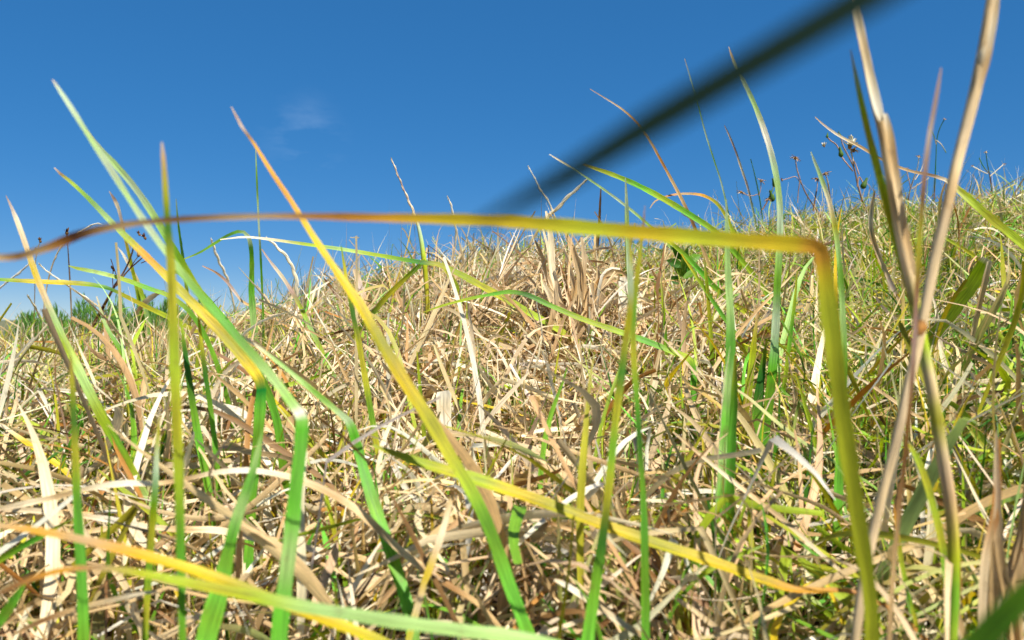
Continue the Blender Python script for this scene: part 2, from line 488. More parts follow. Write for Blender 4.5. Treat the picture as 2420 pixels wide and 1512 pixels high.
green_sets.append(standing(2000, 0.64, 1.9, 0.0014, 0.0032, 0.08, 0.16, 9, 3, DRY, GRN, 0.4, 1.42, 0.12, -0.45, 0.7, 0.8))
green_sets.append(standing(1300, 0.42, 0.85, 0.0013, 0.0028, 0.09, 0.139, 9, 3, DRY, GRN, 0.3, 1.36, 0.16, -0.5, 0.8, 0.8))
def clumps(nc, per, y0, y1, lmin, lmax, wmin, wmax, S, across, gfac, gadd):
    cx, cy = scatter(nc, y0, y1)
    k = rng.poisson(per, nc) + 4
    idx = np.repeat(np.arange(nc), k); n = len(idx)
    spread = rng.uniform(.008, .022, nc)[idx]
    x = cx[idx] + rng.normal(0, 1, n) * spread; y = cy[idx] + rng.normal(0, 1, n) * spread
    g = np.clip(greenness(cx, cy) * gfac + gadd + rng.normal(0, .25, nc), .02, .97)[idx]
    ca, isg = mixcol(n, x, y, DRY, GRN, g)
    tip = rng.random(n) < .5
    cb = np.where(tip[:, None], pal_pick(n, {'straw': 2, 'tan': 1.5, 'pale': 1.5, 'yellow': .5}), ca * 1.08)
    lean = rng.uniform(0, TAU, nc)[idx]
    head = np.where(rng.random(n) < .45, lean + rng.normal(0, .6, n), rng.uniform(0, TAU, n))
    ln = rng.uniform(lmin, lmax, n) * rng.uniform(.75, 1.2, nc)[idx]
    return blades(x, y, np.full(n, -.004), head, rng.normal(1.15, .26, n), ln, rng.uniform(wmin, wmax, n), ca, cb, S=S, dh=.35, dp=-2.1,
                  across=across, roll=.9, twist=.7, kink=.16, blunt=.08, wav=.06)
green_sets.append(clumps(150, 16, 0.42, 0.95, 0.07, 0.14, 0.002, 0.0042, 9, 3, .9, .28))
green_sets.append(clumps(640, 22, 0.9, 2.45, 0.09, 0.20, 0.0015, 0.0034, 8, 2, 1.0, .18))
dry_sets.append(clumps(420, 22, 0.75, 2.45, 0.07, 0.17, 0.0018, 0.0048, 8, 2, .25, 0))
# wiry stems that stand out of the crest against the sky
n = 3600
x, y = scatter(n, 1.85, 2.5)
ca = pal_pick(n, {'white': 5, 'pale': 4, 'olive': 1.6, 'green': 1, 'deep': 1, 'brown': .6})
dry_sets.append(blades(x, y, np.full(n, 0.0), rng.uniform(0, TAU, n), rng.normal(1.15, 0.3, n), rng.uniform(0.08, 0.17, n) * rng.choice([0.7, 1, 1.35], n),
                       rng.uniform(0.0007, 0.0021, n), ca, ca, S=7, dh=0.9, dp=-0.8, across=2, roll=1.2, twist=0.5, kink=0.35, blunt=0.2, wav=0.15))
V, F, c, u = join_sets(dry_sets)
th = link('dry_thatch', mesh_from('dry_thatch', V, F, c, u, M_STRAW))
tag(th, 'tangled mat of dead straw coloured grass covering the whole bank', 'dry grass', kind='stuff')
NT = len(F)
V, F, c, u = join_sets(green_sets)
gg = link('green_grass', mesh_from('green_grass', V, F, c, u, M_LEAF))
tag(gg, 'short yellow green grass growing up through the dead straw', 'grass', kind='stuff')
NT += len(F)
print('thatch triangles', NT * 2)

# ------------------------------------------------------------------ single blades, stalks and weeds
def view_side(p, t, roll):
    """Width direction of a leaf whose face is turned to the open side of the bank, rolled about its axis."""
    v = p - np.array([0, 0, CZ]); v /= np.linalg.norm(v, axis=1, keepdims=True)
    s = np.cross(t, v); s /= (np.linalg.norm(s, axis=1, keepdims=True) + 1e-9)
    for i in range(1, len(s)):
        if np.dot(s[i], s[i - 1]) < 0: s[i] = -s[i]
    nn = np.cross(s, t)
    r = np.asarray(roll)[:, None]
    return np.cos(r) * s + np.sin(r) * nn

def ribbon_mesh(name, P, mat, roll=0.25, twist=0.0, fold=0.22, n=44, loc=None):
    """P rows: x y z width r g b, from tip to root. A leaf with a folded midrib and curved halves."""
    R, L = catmull(P, n)
    p, w, c = R[:, :3], np.clip(R[:, 3], 0.0003, None), np.clip(R[:, 4:7], 0.004, 0.95)
    t = tangents(p)
    q = np.linspace(0, 1, n)
    side = view_side(p, t, roll + twist * (q - 0.5))
    nr = np.cross(t, side)
    # a living edge: the width is never quite even
    ph = random.uniform(0, 6)
    w = w * (1 + 0.05 * np.sin(L * 190 + ph) + 0.04 * np.sin(L * 410 + 2 * ph))
    us = np.array([-1, -0.55, 0, 0.55, 1.0])
    lift = np.array([1.0, 0.72, 0.0, 0.72, 1.0]) * fold
    V = p[:, None, :] + side[:, None, :] * (us[None, :, None] * w[:, None, None] / 2) + nr[:, None, :] * (lift[None, :, None] * w[:, None, None] / 2)
    cc = np.repeat(c[:, None, :], 5, 1) * np.array([0.97, 1.0, 0.86, 1.0, 0.97])[None, :, None]
    cc = cc * (1 + 0.07 * np.sin(L * 75 + ph) + 0.05 * np.sin(L * 240 + 3 * ph))[:, None, None]
    cc[:, :2] *= 1.04
    off = random.uniform(0, 50)
    uv = np.stack([np.broadcast_to((us + 1) / 2 + off, (n, 5)), np.broadcast_to(L[:, None] * 8 + off, (n, 5))], -1)
    i = (np.arange(n - 1) * 5)[:, None] + np.arange(4)[None, :]
    F = np.stack([i, i + 1, i + 6, i + 5], -1).reshape(-1, 4)
    if loc is None: loc = p[-1]
    return mesh_from(name, V.reshape(-1, 3) - loc, F, np.clip(cc, 0, 1).reshape(-1, 3), uv.reshape(-1, 2), mat), loc

def tube_mesh(name, P, mat, n=40, sides=9, loc=None, rough=0.05, cap=True):
    """P rows: x y z diameter r g b."""
    R, L = catmull(P, n)
    p, w, c = R[:, :3], np.clip(R[:, 3], 0.0002, None), np.clip(R[:, 4:7], 0.004, 0.95)
    t = tangents(p)
    side = view_side(p, t, np.zeros(n)); nr = np.cross(t, side)
    a = np.linspace(0, TAU, sides, endpoint=False)
    ph = random.uniform(0, 6)
    rad = w[:, None] / 2 * (1 + rough * np.sin(2 * a[None, :] + ph) + rough * 0.6 * np.sin(L[:, None] * 160 + a[None, :]))
    V = p[:, None, :] + (np.cos(a)[None, :, None] * side[:, None, :] + np.sin(a)[None, :, None] * nr[:, None, :]) * rad[..., None]
    cc = np.repeat(c[:, None, :], sides, 1) * (1 + 0.08 * np.sin(L * 90 + ph))[:, None, None] * (1 + 0.08 * np.sin(3 * a + ph))[None, :, None]
    off = random.uniform(0, 50)
    uv = np.stack([np.broadcast_to(a / TAU * 2 + off, (n, sides)), np.broadcast_to(L[:, None] * 8 + off, (n, sides))], -1)
    i = (np.arange(n - 1) * sides)[:, None]; k = np.arange(sides)[None, :]; k2 = (k + 1) % sides
    F = np.stack([i + k, i + k2, i + sides + k2, i + sides + k], -1).reshape(-1, 4)
    V = V.reshape(-1, 3); cc = np.clip(cc, 0, 1).reshape(-1, 3); uv = uv.reshape(-1, 2)
    if cap:
        V = np.vstack([V, p[0], p[-1]]); cc = np.vstack([cc, c[0], c[-1]]); uv = np.vstack([uv, [0, 0], [0, 0]])
        m0, m1, e = n * sides, n * sides + 1, (n - 1) * sides
        # close the two ends with thin quads to the centre
        k = np.arange(0, sides - 1, 2)
        q0 = np.stack([np.full(len(k), m0), k + 2 * 0 + 0, k + 1, (k + 2) % sides], -1)
        q1 = np.stack([np.full(len(k), m1), e + (k + 2) % sides, e + k + 1, e + k], -1)
        F = np.vstack([F, q0, q1])
    if loc is None: loc = p[-1]
    return mesh_from(name, V - loc, F, cc, uv, mat), loc

LEAN = 0.9
WF = 0.88
def parse(spec, d, root, lift=0.03):
    """'x,y,w[,colour]; ...' from tip to root -> rows x y z width r g b, then run on down into the soil."""
    pts = []
    for s in spec.split(';'):
        f = [a.strip() for a in s.split(',')]
        pts.append((float(f[0]), float(f[1]), float(f[2]), f[3] if len(f) > 3 else None))
    n = len(pts)
    L = np.concatenate([[0], np.cumsum([math.hypot(pts[i + 1][0] - pts[i][0], pts[i + 1][1] - pts[i][1]) for i in range(n - 1)])])
    L = L / L[-1]
    d = [float(a) for a in str(d).split('>')]
    dd = np.interp(L, np.linspace(0, 1, len(d)), d)
    if root == 'g':                         # rooted where the line of sight meets the mat: the blade stands there, leaning a little
        gd = ground_depth(pts[-1][0], pts[-1][1], lift)
        dd = dd * (1 + (gd / dd[-1] - 1) * (LEAN + (1 - LEAN) * L))
    kc = [(L[i], PAL[pts[i][3]]) for i in range(n) if pts[i][3]]
    cs = np.stack([np.interp(L, [k[0] for k in kc], [k[1][j] for k in kc]) for j in range(3)], 1)
    rows = []
    for i in range(n):
        q = px(pts[i][0], pts[i][1], dd[i])
        rows.append([*q, WF * pts[i][2] / FD * dd[i], *cs[i]])
    rows = np.array(rows)
    if root in ('b', 'g'):
        t = rows[-1, :3] - rows[-2, :3]; t /= np.linalg.norm(t)
        p = rows[-1, :3].copy(); w = rows[-1, 3]
        for k in range(14):
            t = t * 0.8 + np.array([0, 0.0, -0.35]); t /= np.linalg.norm(t)
            p = p + t * 0.02
            rows = np.vstack([rows, [*p, w * (0.95 - 0.03 * k), *rows[-1, 4:7]]])
            if p[2] < float(terrain(p[0], p[1])) - 0.006: break
    return rows

BL = []
def blade(label, d, spec, root='b', roll=0.25, twist=0.0, fold=0.36, dry=False, name=None, cat=None, mat=None, n=44, group=None, lift=0.03):
    P = parse(spec, d, root, lift)
    name = name or ('dry_grass_leaf' if dry else 'grass_leaf')
    me, loc = ribbon_mesh(name, P, mat or (M_STRAW if dry else M_LEAF), roll, twist, fold, n)
    o = link(name, me, loc)
    tag(o, label, cat or ('dry grass' if dry else 'grass blade'), group)
    BL.append(o)
    return o

G1 = 'tall blades standing up from the bank'
G2 = 'dry ribbons of dead grass lying across the bank'
# the large yellow blade kinked at a right angle
blade('long yellow blade kinked at a right angle, running level to a brown tip', '0.215>0.22>0.23>0.235>0.25',
      '-70,612,10,tan; 0,608,18,tan; 40,606,20,brown; 90,592,22,tan; 130,578,24,rust; 175,559,25,dark; 215,546,22,brown; 300,530,18,tan; 420,518,16,brown; 600,511,16,tan; '
      '760,511,18,rust; 900,514,24,orange; 1050,517,29,yellow; 1200,523,35,yellow; 1400,539,40,acid; 1520,549,41,yellow; 1650,560,42,acid; 1800,571,43,yellow; '
      '1880,577,43,yellow; 1912,580,42,orange; 1932,584,40,orange; 1941,594,40,orange; 1944,612,42,orange; 1949,645,44,yellow; 1958,720,46,acid; 1972,830,45,acid; 1986,940,45,acid; 2000,1040,45,acid; '
      '2018,1160,44,acid; 2032,1250,42,acid; 2048,1350,38,acid; 2058,1430,36,acid; 2062,1530,36,acid', 'b', -0.12, 0.05, 0.12, n=200, mat=M_YELLOW)
# out-of-focus blade right before the lens
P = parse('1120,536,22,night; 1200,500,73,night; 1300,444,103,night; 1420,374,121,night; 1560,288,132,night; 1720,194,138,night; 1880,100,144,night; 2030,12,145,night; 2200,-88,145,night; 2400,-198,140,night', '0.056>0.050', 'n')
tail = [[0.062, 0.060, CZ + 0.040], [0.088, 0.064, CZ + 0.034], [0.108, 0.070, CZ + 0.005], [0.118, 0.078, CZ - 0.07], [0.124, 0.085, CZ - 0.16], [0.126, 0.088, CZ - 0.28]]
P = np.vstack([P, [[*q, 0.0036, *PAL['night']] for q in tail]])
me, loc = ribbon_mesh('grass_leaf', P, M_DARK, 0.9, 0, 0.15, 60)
tag(link('grass_leaf', me, loc), 'dark blurred blade slanting down across the sky close to the lens', 'grass blade')
blade('blurred dark green blade cutting across the lower right corner', '0.10>0.11', '2560,1290,60,green; 2480,1350,70,deep; 2400,1420,76,green; 2330,1490,76,deep; 2270,1560,76,green; 2220,1640,70,deep', 'b', 0.5, mat=M_LEAF)
blade('tall yellow blade leaning left with a withered lilac tip', '0.36>0.34>0.33',
      '546,252,4,grey; 558,275,9,mauve; 572,302,12,grey; 584,318,9,brown; 597,335,10,orange; 640,405,14,orange; 690,480,17,orange; 740,560,20,yellow; 800,650,25,yellow; '
      '848,720,30,yellow; 900,812,35,olive; 950,895,39,yellow; 1010,988,40,olive; 1055,1066,38,olive; 1100,1140,36,lime; 1140,1215,36,green; 1172,1295,38,green; 1205,1390,38,vivid; 1232,1460,38,vivid; 1260,1540,38,green',
      'b', 0.45, -0.5, 0.3, n=70)
blade('broad olive upright blade with a tan tip, left of the tall yellow blade', '0.27>0.27',
      '382,335,5,grey; 385,370,12,tan; 390,450,17,olive; 396,540,20,deep; 402,620,24,olive; 406,720,28,olive; 410,850,31,lime; 416,1000,31,olive; 421,1130,29,lime; 424,1250,26,green; 427,1370,24,vivid; 430,1530,22,green',
      'b', 0.55, 0.15, 0.3, n=60)
WF = 0.80
blade('bright green blade broken at a whitish fold, its pale arm reaching up left', '0.31>0.31>0.285',
      '124,188,4,grey; 140,212,10,sage; 170,258,15,sage; 215,330,15,mint; 260,398,20,sage; 300,462,17,mint; 345,530,20,sage; 400,606,18,mint; 455,676,24,green; 520,750,22,vivid; 590,830,28,green; '
      '650,900,27,mint; 696,962,30,mint; 707,975,34,white; 713,984,39,mint; 713,1000,39,vivid; 710,1050,39,vivid; 702,1120,41,vivid; 692,1220,43,vivid; 680,1320,45,mint; 668,1420,48,vivid; 655,1540,49,vivid',
      'b', 0.3, -0.2, 0.2, n=110)
blade('pale blurred blade just right of the broken green blade arm', '0.24>0.27', '205,305,3,grey; 232,345,12,sage; 275,392,17,mint; 320,446,19,sage; 362,508,20,mint; 410,590,22,green; 470,690,24,lime; 540,790,24,green; 612,888,24,green; 650,980,24,vivid; 668,1100,24,green; 680,1230,24,green', 'g', 0.2)
blade('green blade turning yellow, kinked over a short green stump', '0.34>0.33',
      '128,396,3,grey; 142,410,8,brown; 165,428,11,lime; 210,470,14,green; 260,522,17,mint; 300,562,20,lime; 345,606,22,orange; 385,645,24,yellow; 430,692,27,olive; 490,752,30,yellow; 545,812,32,olive; 592,868,33,yellow; '
      '606,888,33,yellow; 616,908,30,deep; 614,960,32,vivid; 608,1040,30,green; 600,1120,28,vivid; 592,1220,28,green; 586,1340,28,vivid; 584,1420,26,green', 'g', 0.3, -0.2, 0.25, n=64)
blade('green stalk like blade behind the kinked yellow blade, bending right', '0.37>0.36', '395,650,10,deep; 415,640,16,deep; 470,688,18,green; 540,770,22,vivid; 600,850,24,green; 650,905,22,mint; 700,952,20,green', 'g', 0.3)
blade('tan tipped blade turning green, leaning at the left edge', '0.42>0.40>0.42',
      '14,462,2,mauve; 26,488,8,grey; 42,528,14,pale; 62,585,16,straw; 82,645,18,yellow; 104,700,19,straw; 128,758,21,mint; 158,822,26,lime; 196,900,30,mint; 236,980,31,lime; 276,1052,30,green; 310,1115,30,lime; 350,1190,28,mint; 400,1280,28,vivid; 430,1330,26,green', 'g', 0.5, 0.3, 0.35, n=56)
blade('level yellow green blade from the left edge bending down over the stubble', '0.33>0.34>0.38',
      '-60,658,8,green; 0,661,11,green; 50,664,15,olive; 110,667,17,yellow; 180,670,18,olive; 232,676,16,green; 262,684,13,deep; 300,703,16,olive; 350,728,18,olive; 400,752,19,lime; 460,783,19,olive; 530,818,18,green; 600,852,18,mint', 'g', 0.75, 0.3, 0.3, n=60)
blade('pale green blade folded over, its lower half vivid green', '0.40>0.40>0.36',
      '560,786,4,tan; 600,812,9,pale; 650,850,11,mint; 700,890,14,mint; 750,932,16,green; 795,970,18,mint; 816,988,20,sage; 826,998,24,mint; 832,1014,27,vivid; 848,1070,29,vivid; 866,1135,34,vivid; 886,1200,37,green; 908,1262,37,vivid; 932,1335,37,green; 955,1405,39,vivid; 975,1500,37,green', 'b', 0.25, 0.3, 0.2, n=60)
WF = 0.88
blade('narrow dark olive blade standing over the yellow blade midway', '0.38>0.36', '806,580,2,green; 812,620,8,olive; 820,672,11,olive; 833,740,14,deep; 848,815,17,olive; 862,895,19,olive; 876,978,19,green; 890,1056,18,olive; 903,1135,17,green; 914,1215,15,deep; 918,1290,14,green', 'g', 0.6, 0.2, 0.3)
blade('dark olive blade crossing behind its twin, widening to the frame bottom', '0.33>0.31', '1487,548,3,brown; 1490,600,9,olive; 1491,660,14,sage; 1488,730,17,olive; 1478,800,21,olive; 1468,880,24,deep; 1456,970,25,olive; 1446,1060,24,green; 1436,1160,26,olive; 1424,1260,28,deep; 1408,1360,34,green; 1384,1530,42,vivid', 'b', 0.6, 0.1, 0.3, n=56)
blade('slim upright twin of the dark olive blade, brown at its tip', '0.34>0.33', '1524,486,2,mauve; 1520,530,7,brown; 1513,590,11,olive; 1504,660,16,olive; 1496,740,19,green; 1496,830,18,olive; 1503,930,17,green; 1510,1040,16,deep; 1517,1140,17,green; 1521,1240,22,vivid; 1523,1360,26,green; 1524,1540,26,vivid', 'b', 0.5, -0.1, 0.3, n=56)
blade('pale green upright blade topped just under the kinked yellow blade', '0.40>0.38', '1716,470,3,sage; 1718,560,12,mint; 1720,640,17,mint; 1725,730,21,mint; 1726,820,26,vivid; 1722,910,30,mint; 1716,1000,34,vivid; 1712,1090,36,mint; 1706,1190,38,vivid; 1702,1290,38,green; 1700,1400,36,vivid', 'g', 0.25, 0.1, 0.2, n=50)
blade('second green leaf pressed against the pale green upright blade', '0.39>0.385', '1738,840,6,olive; 1736,940,20,green; 1731,1040,24,vivid; 1727,1140,26,vivid; 1724,1240,28,green; 1720,1340,28,vivid; 1716,1430,26,green', 'g', -0.4, 0.1, 0.25)
blade('tallest pale blue green blade arching up to the dark slanting blade', '0.44>0.42>0.42',
      '1722,110,2,grey; 1728,128,5,tan; 1738,155,8,sage; 1760,198,10,sage; 1785,252,13,mint; 1808,315,15,white; 1826,378,16,sage; 1838,440,16,mint; 1843,510,17,sage; 1841,590,19,mint; 1836,680,20,green; 1832,770,22,sage; 1826,860,25,vivid; 1816,950,27,green; 1804,1040,28,vivid; 1796,1120,26,deep', 'g', 0.35, 0.35, 0.25, n=60)
blade('dark green leaf tucked behind the tall blue green blade', '0.45>0.43', '1812,800,4,olive; 1800,870,20,deep; 1790,940,30,deep; 1782,1010,32,green; 1776,1080,28,deep; 1770,1130,24,deep', 'g', 0.6)
blade('yellowish blade between the two bright green uprights', '0.43>0.42', '1790,740,3,tan; 1782,800,14,olive; 1773,880,20,lime; 1762,960,22,olive; 1750,1050,20,lime; 1738,1130,18,olive', 'g', 0.4)
blade('pale tipped slim blade dropping behind the kinked yellow upright', '0.50>0.47', '1916,358,2,sage; 1926,384,8,sage; 1942,425,11,mint; 1958,472,12,pale; 1971,528,13,olive; 1979,580,13,mint; 1986,650,14,green; 1991,740,15,mint; 1995,850,16,green; 1990,960,18,deep; 1984,1060,20,green; 1980,1160,24,vivid; 1977,1270,26,green; 1975,1380,26,deep', 'g', 0.3, 0.2)
blade('stout olive leaf running up beside the straw stalk', '0.315>0.312', '2010,118,3,grey; 2020,170,10,sage; 2034,240,16,lime; 2052,320,20,olive; 2075,410,22,lime; 2098,500,24,olive; 2122,590,24,lime; 2145,680,24,olive; 2165,760,24,green', 'n', 0.5)
blade('blurred purple grey blade between the two straw stalks', '0.27>0.27', '2224,160,4,mauve; 2217,200,10,mauve; 2206,260,14,mauve; 2195,320,15,grey; 2186,390,15,mauve; 2179,470,15,brown; 2172,560,15,olive; 2166,680,15,brown; 2160,800,14,mauve; 2150,950,14,brown; 2130,1150,14,brown; 2110,1350,14,tan; 2100,1540,14,tan', 'b', 0.6)
blade('green blade cut blunt at a pale tip, right of the straw stalks', '0.33>0.36', '2334,612,30,pale; 2328,622,36,lime; 2306,660,38,lime; 2270,712,36,lime; 2232,762,34,lime; 2196,806,32,lime; 2150,858,28,olive; 2100,905,25,lime; 2050,955,22,olive; 2015,1002,20,lime', 'g', -0.35, 0.1, 0.12)
blade('dry stub bent down behind the blunt green blade', '0.34>0.36', '2338,616,14,pale; 2330,650,16,straw; 2316,710,15,tan; 2300,780,14,straw; 2287,860,13,tan; 2274,950,12,straw; 2262,1030,12,tan', 'g', 0.5, dry=True)
blade('arching blade with a tan whip tip crossing both straw stalks', '0.40>0.36>0.36', '1926,276,2,tan; 1950,298,6,grey; 1985,322,7,pale; 2030,345,8,tan; 2090,380,7,brown; 2150,404,8,tan; 2200,414,9,brown; 2240,428,12,pale; 2262,446,18,olive; 2300,480,22,lime; 2345,520,23,olive; 2395,560,24,lime; 2450,610,24,olive; 2520,700,24,lime; 2580,820,24,green', 'g', 0.5, 0.2, 0.25)
blade('thin rusty blade whose tip points up left under the dark blade', '0.60>0.62', '1394,210,2,mauve; 1430,232,4,grey; 1470,258,5,tan; 1505,290,6,rust; 1535,332,7,tan; 1562,380,8,rust; 1588,428,9,tan; 1612,474,10,tan; 1636,526,10,brown; 1665,600,10,tan; 1700,690,10,olive', 'g', 0.5)
blade('fresh lime blade slanting from the dark blade towards the kink', '0.45>0.48', '1378,388,5,brown; 1400,396,9,olive; 1450,414,13,lime; 1510,440,15,vivid; 1570,472,17,lime; 1630,508,17,vivid; 1690,548,16,lime; 1730,590,15,green; 1780,650,14,lime; 1830,720,13,green; 1890,800,12,lime', 'g', 0.4)
blade('green blade continuing below the kinked yellow blade to the right', '0.48>0.52', '1540,545,4,olive; 1590,578,11,lime; 1640,626,14,vivid; 1690,680,15,green; 1740,722,14,lime; 1790,760,13,olive; 1850,800,12,lime; 1900,838,11,green', 'g', 0.4)
blade('small arched orange blade hooked above the kinked yellow blade', '0.62>0.62', '1536,492,2,tan; 1548,476,4,tan; 1580,463,6,rust; 1620,458,7,tan; 1660,462,9,orange; 1690,478,10,olive; 1712,506,11,olive; 1730,545,12,lime; 1745,600,12,olive; 1752,680,12,green', 'g', 0.6)
blade('thread thin blue green blade standing behind the tall yellow tip', '0.62>0.62', '604,346,2,sage; 607,430,5,green; 611,520,5,sage; 616,610,6,deep; 620,700,6,green; 624,800,6,deep; 627,880,6,green', 'g', 0.2)
blade('hooked green blade bent over double at its faded fold', '0.46>0.46', '435,612,3,lime; 470,598,6,green; 505,577,8,green; 540,556,9,deep; 570,547,10,green; 584,556,12,sage; 592,585,13,deep; 594,630,14,green; 593,690,18,vivid; 598,760,20,mint; 606,830,20,green; 612,900,18,vivid', 'g', 0.5)
blade('long sagging pale green blade from the hooked blade to the bank middle', '0.50>0.56>0.58', '520,566,3,pale; 580,560,6,white; 640,566,8,pale; 720,577,10,lime; 800,588,11,mint; 880,601,12,lime; 950,613,13,green; 1000,621,14,deep; 1035,625,15,olive; 1080,645,19,lime; 1150,683,21,olive; 1220,722,21,lime; 1300,768,20,lime; 1380,816,18,olive; 1450,858,16,lime', 'g', 0.55, 0.1, 0.25, n=56)
blade('olive blade leaning from the sagging blade down to the left', '0.55>0.52', '1004,614,8,olive; 985,632,12,green; 950,664,14,olive; 910,704,15,olive; 870,752,15,deep; 830,804,14,olive; 795,850,13,yellow; 770,884,12,olive', 'g', 0.4)
blade('short folded blade tip hanging under the sagging pale blade', '0.58>0.57', '1046,628,9,lime; 1062,650,12,olive; 1078,676,14,lime; 1084,700,12,olive; 1080,740,11,olive; 1076,800,10,olive', 'g', 0.3)
blade('lime blade arching from the middle, folded straight down at its right end', '0.47>0.46>0.45', '1000,738,3,olive; 1040,724,6,lime; 1100,708,8,lime; 1160,696,10,vivid; 1205,690,12,green; 1245,697,14,deep; 1300,722,15,green; 1370,752,16,lime; 1450,780,17,lime; 1530,808,18,vivid; 1600,836,18,lime; 1628,848,19,lime; 1636,862,19,green; 1638,920,18,vivid; 1640,1000,17,green; 1643,1080,16,vivid', 'g', 0.5, 0.2, 0.28, n=64)
blade('long yellow blade lying aslant, olive at its upper end, orange root', '0.34>0.335>0.33', '880,1052,8,lime; 920,1068,18,olive; 980,1090,26,lime; 1060,1114,33,olive; 1130,1136,36,lime; 1220,1166,35,yellow; 1320,1202,34,olive; 1430,1244,34,yellow; 1550,1286,35,olive; 1680,1328,34,yellow; 1800,1370,30,yellow; 1870,1392,24,orange; 1940,1396,18,orange; 2010,1398,14,rust', 'g', 0.6, 0.25, 0.35, n=60, lift=0.075)
blade('tan to yellow blade drooping over the lower left corner', '0.25>0.27', '-80,1232,14,rust; 0,1243,18,tan; 90,1256,22,orange; 190,1276,27,tan; 300,1303,32,orange; 400,1332,35,yellow; 500,1364,36,yellow; 600,1402,36,olive; 700,1440,36,yellow; 800,1478,36,yellow; 920,1530,36,olive', 'b', 0.7, 0.2, 0.3, n=56)
blade('pale green blade sweeping along the frame bottom from a rusty tip', '0.235>0.24', '-90,1440,8,rust; 0,1402,14,brown; 70,1370,16,rust; 150,1348,17,orange; 230,1342,18,tan; 310,1352,22,olive; 400,1370,28,lime; 500,1390,34,olive; 620,1416,38,lime; 740,1440,40,mint; 860,1460,41,mint; 980,1478,42,mint; 1100,1494,42,mint; 1250,1514,42,mint; 1400,1560,40,green', 'b', 0.65, 0.15, 0.3, n=60)
blade('green upright blade near the left edge, split by a dry ribbon', '0.32>0.31', '166,840,3,brown; 170,900,12,olive; 174,990,16,deep; 177,1070,18,olive; 180,1160,21,green; 184,1240,24,vivid; 190,1330,27,vivid; 194,1420,28,vivid; 196,1530,28,green', 'b', 0.3, 0.1)
blade('slim grey green upright between two broader left hand blades', '0.34>0.33', '378,960,3,grey; 373,1020,10,olive; 368,1100,15,sage; 364,1180,18,green; 358,1260,18,olive; 351,1350,18,green; 345,1440,18,olive; 340,1530,18,green', 'b', 0.4)
blade('dark green blade rising left of the kinked stump, pale edged', '0.37>0.36', '428,760,4,lime; 436,830,14,deep; 446,900,18,deep; 458,980,21,green; 470,1050,22,vivid; 484,1120,22,green; 498,1190,20,vivid; 510,1260,18,green; 520,1330,16,green', 'g', 0.5)
blade('narrow green blade close right of the pale edged dark one', '0.38>0.37', '466,720,3,olive; 474,800,10,olive; 484,880,13,deep; 496,960,14,green; 506,1040,15,vivid; 513,1120,16,green; 519,1210,16,vivid; 525,1290,15,green', 'g', 0.4)
blade('twisted mint blade opening wide at the frame bottom', '0.31>0.29', '622,1010,6,green; 606,1080,16,mint; 590,1140,24,vivid; 568,1200,28,mint; 550,1260,30,vivid; 536,1320,36,green; 520,1390,46,vivid; 500,1460,54,green; 480,1540,58,vivid', 'b', 0.2, 0.9, 0.2)
blade('olive yellow blade slanting between the stump and the green fold', '0.42>0.42', '610,900,4,olive; 640,940,14,yellow; 680,985,17,olive; 720,1030,18,lime; 760,1075,17,olive; 800,1120,15,yellow; 835,1165,13,olive', 'g', 0.5)
blade('curved faded green blade low at the left, tip at the level blade', '0.45>0.43', '228,700,3,pale; 250,770,10,mint; 280,820,13,green; 310,870,15,lime; 335,930,15,olive; 352,990,14,green; 366,1050,13,olive', 'g', 0.4)
blade('blurry pale green blade lying across the weeds at the left', '0.30>0.31', '162,628,3,lime; 180,634,9,lime; 230,644,12,mint; 290,660,13,lime; 350,682,14,vivid; 400,700,14,lime; 450,740,14,green; 500,830,14,green; 540,960,14,green; 560,1100,14,green', 'g', 0.5)
blade('short cream tipped blade right of the dry weed', '0.52>0.5', '278,584,2,grey; 290,600,6,white; 304,626,9,pale; 318,652,11,straw; 332,688,12,lime; 345,740,12,mint; 355,810,12,green', 'g', 0.4)
blade('small withered tip above the brown end of the kinked blade', '0.40>0.40', '258,452,2,grey; 268,468,8,mauve; 277,486,10,pale; 284,510,8,grey; 292,545,8,tan; 304,600,9,olive; 322,680,10,lime; 340,780,10,green', 'g', 0.3)
blade('thin green wisp just right of the broad olive upright', '0.40>0.40', '416,470,2,sage; 420,520,5,green; 428,580,7,deep; 436,640,9,green; 444,720,10,olive; 450,820,10,green', 'g', 0.3)
blade('pale blue green blade between the olive twins and the rusty tip', '0.42>0.42', '1478,420,3,sage; 1480,470,9,sage; 1482,540,12,mint; 1485,620,12,sage; 1490,720,10,mint; 1496,820,8,green; 1500,900,8,green', 'g', 0.3)
blade('thin pale green blade with a white tip crossing under the dark blade', '0.56>0.56', '1298,364,2,white; 1320,378,5,pale; 1360,402,5,sage; 1410,436,6,mint; 1460,472,7,sage; 1510,512,8,mint; 1550,548,8,green; 1590,590,8,mint; 1640,650,8,green', 'g', 0.4)
blade('faint thin blade leaning left behind the dark slanting blade', '0.66>0.66', '1618,138,2,grey; 1632,186,3,sage; 1650,250,3,green; 1668,318,4,sage; 1688,380,4,green; 1704,430,4,sage; 1720,500,5,green; 1735,590,5,sage', 'g', 0.3)
blade('slim mauve grey blade left of the tallest pale blade', '0.66>0.66', '1712,296,2,mauve; 1724,322,5,grey; 1738,356,5,mauve; 1752,398,6,pale; 1766,440,6,grey; 1780,500,6,sage; 1795,580,6,olive', 'g', 0.3)
blade('brown upright blade crossing the kinked yellow blade above the tuft', '0.60>0.60', '1420,440,3,mauve; 1418,480,6,brown; 1415,540,8,brown; 1410,600,8,mauve; 1402,680,9,tan', 'g', 0.3)
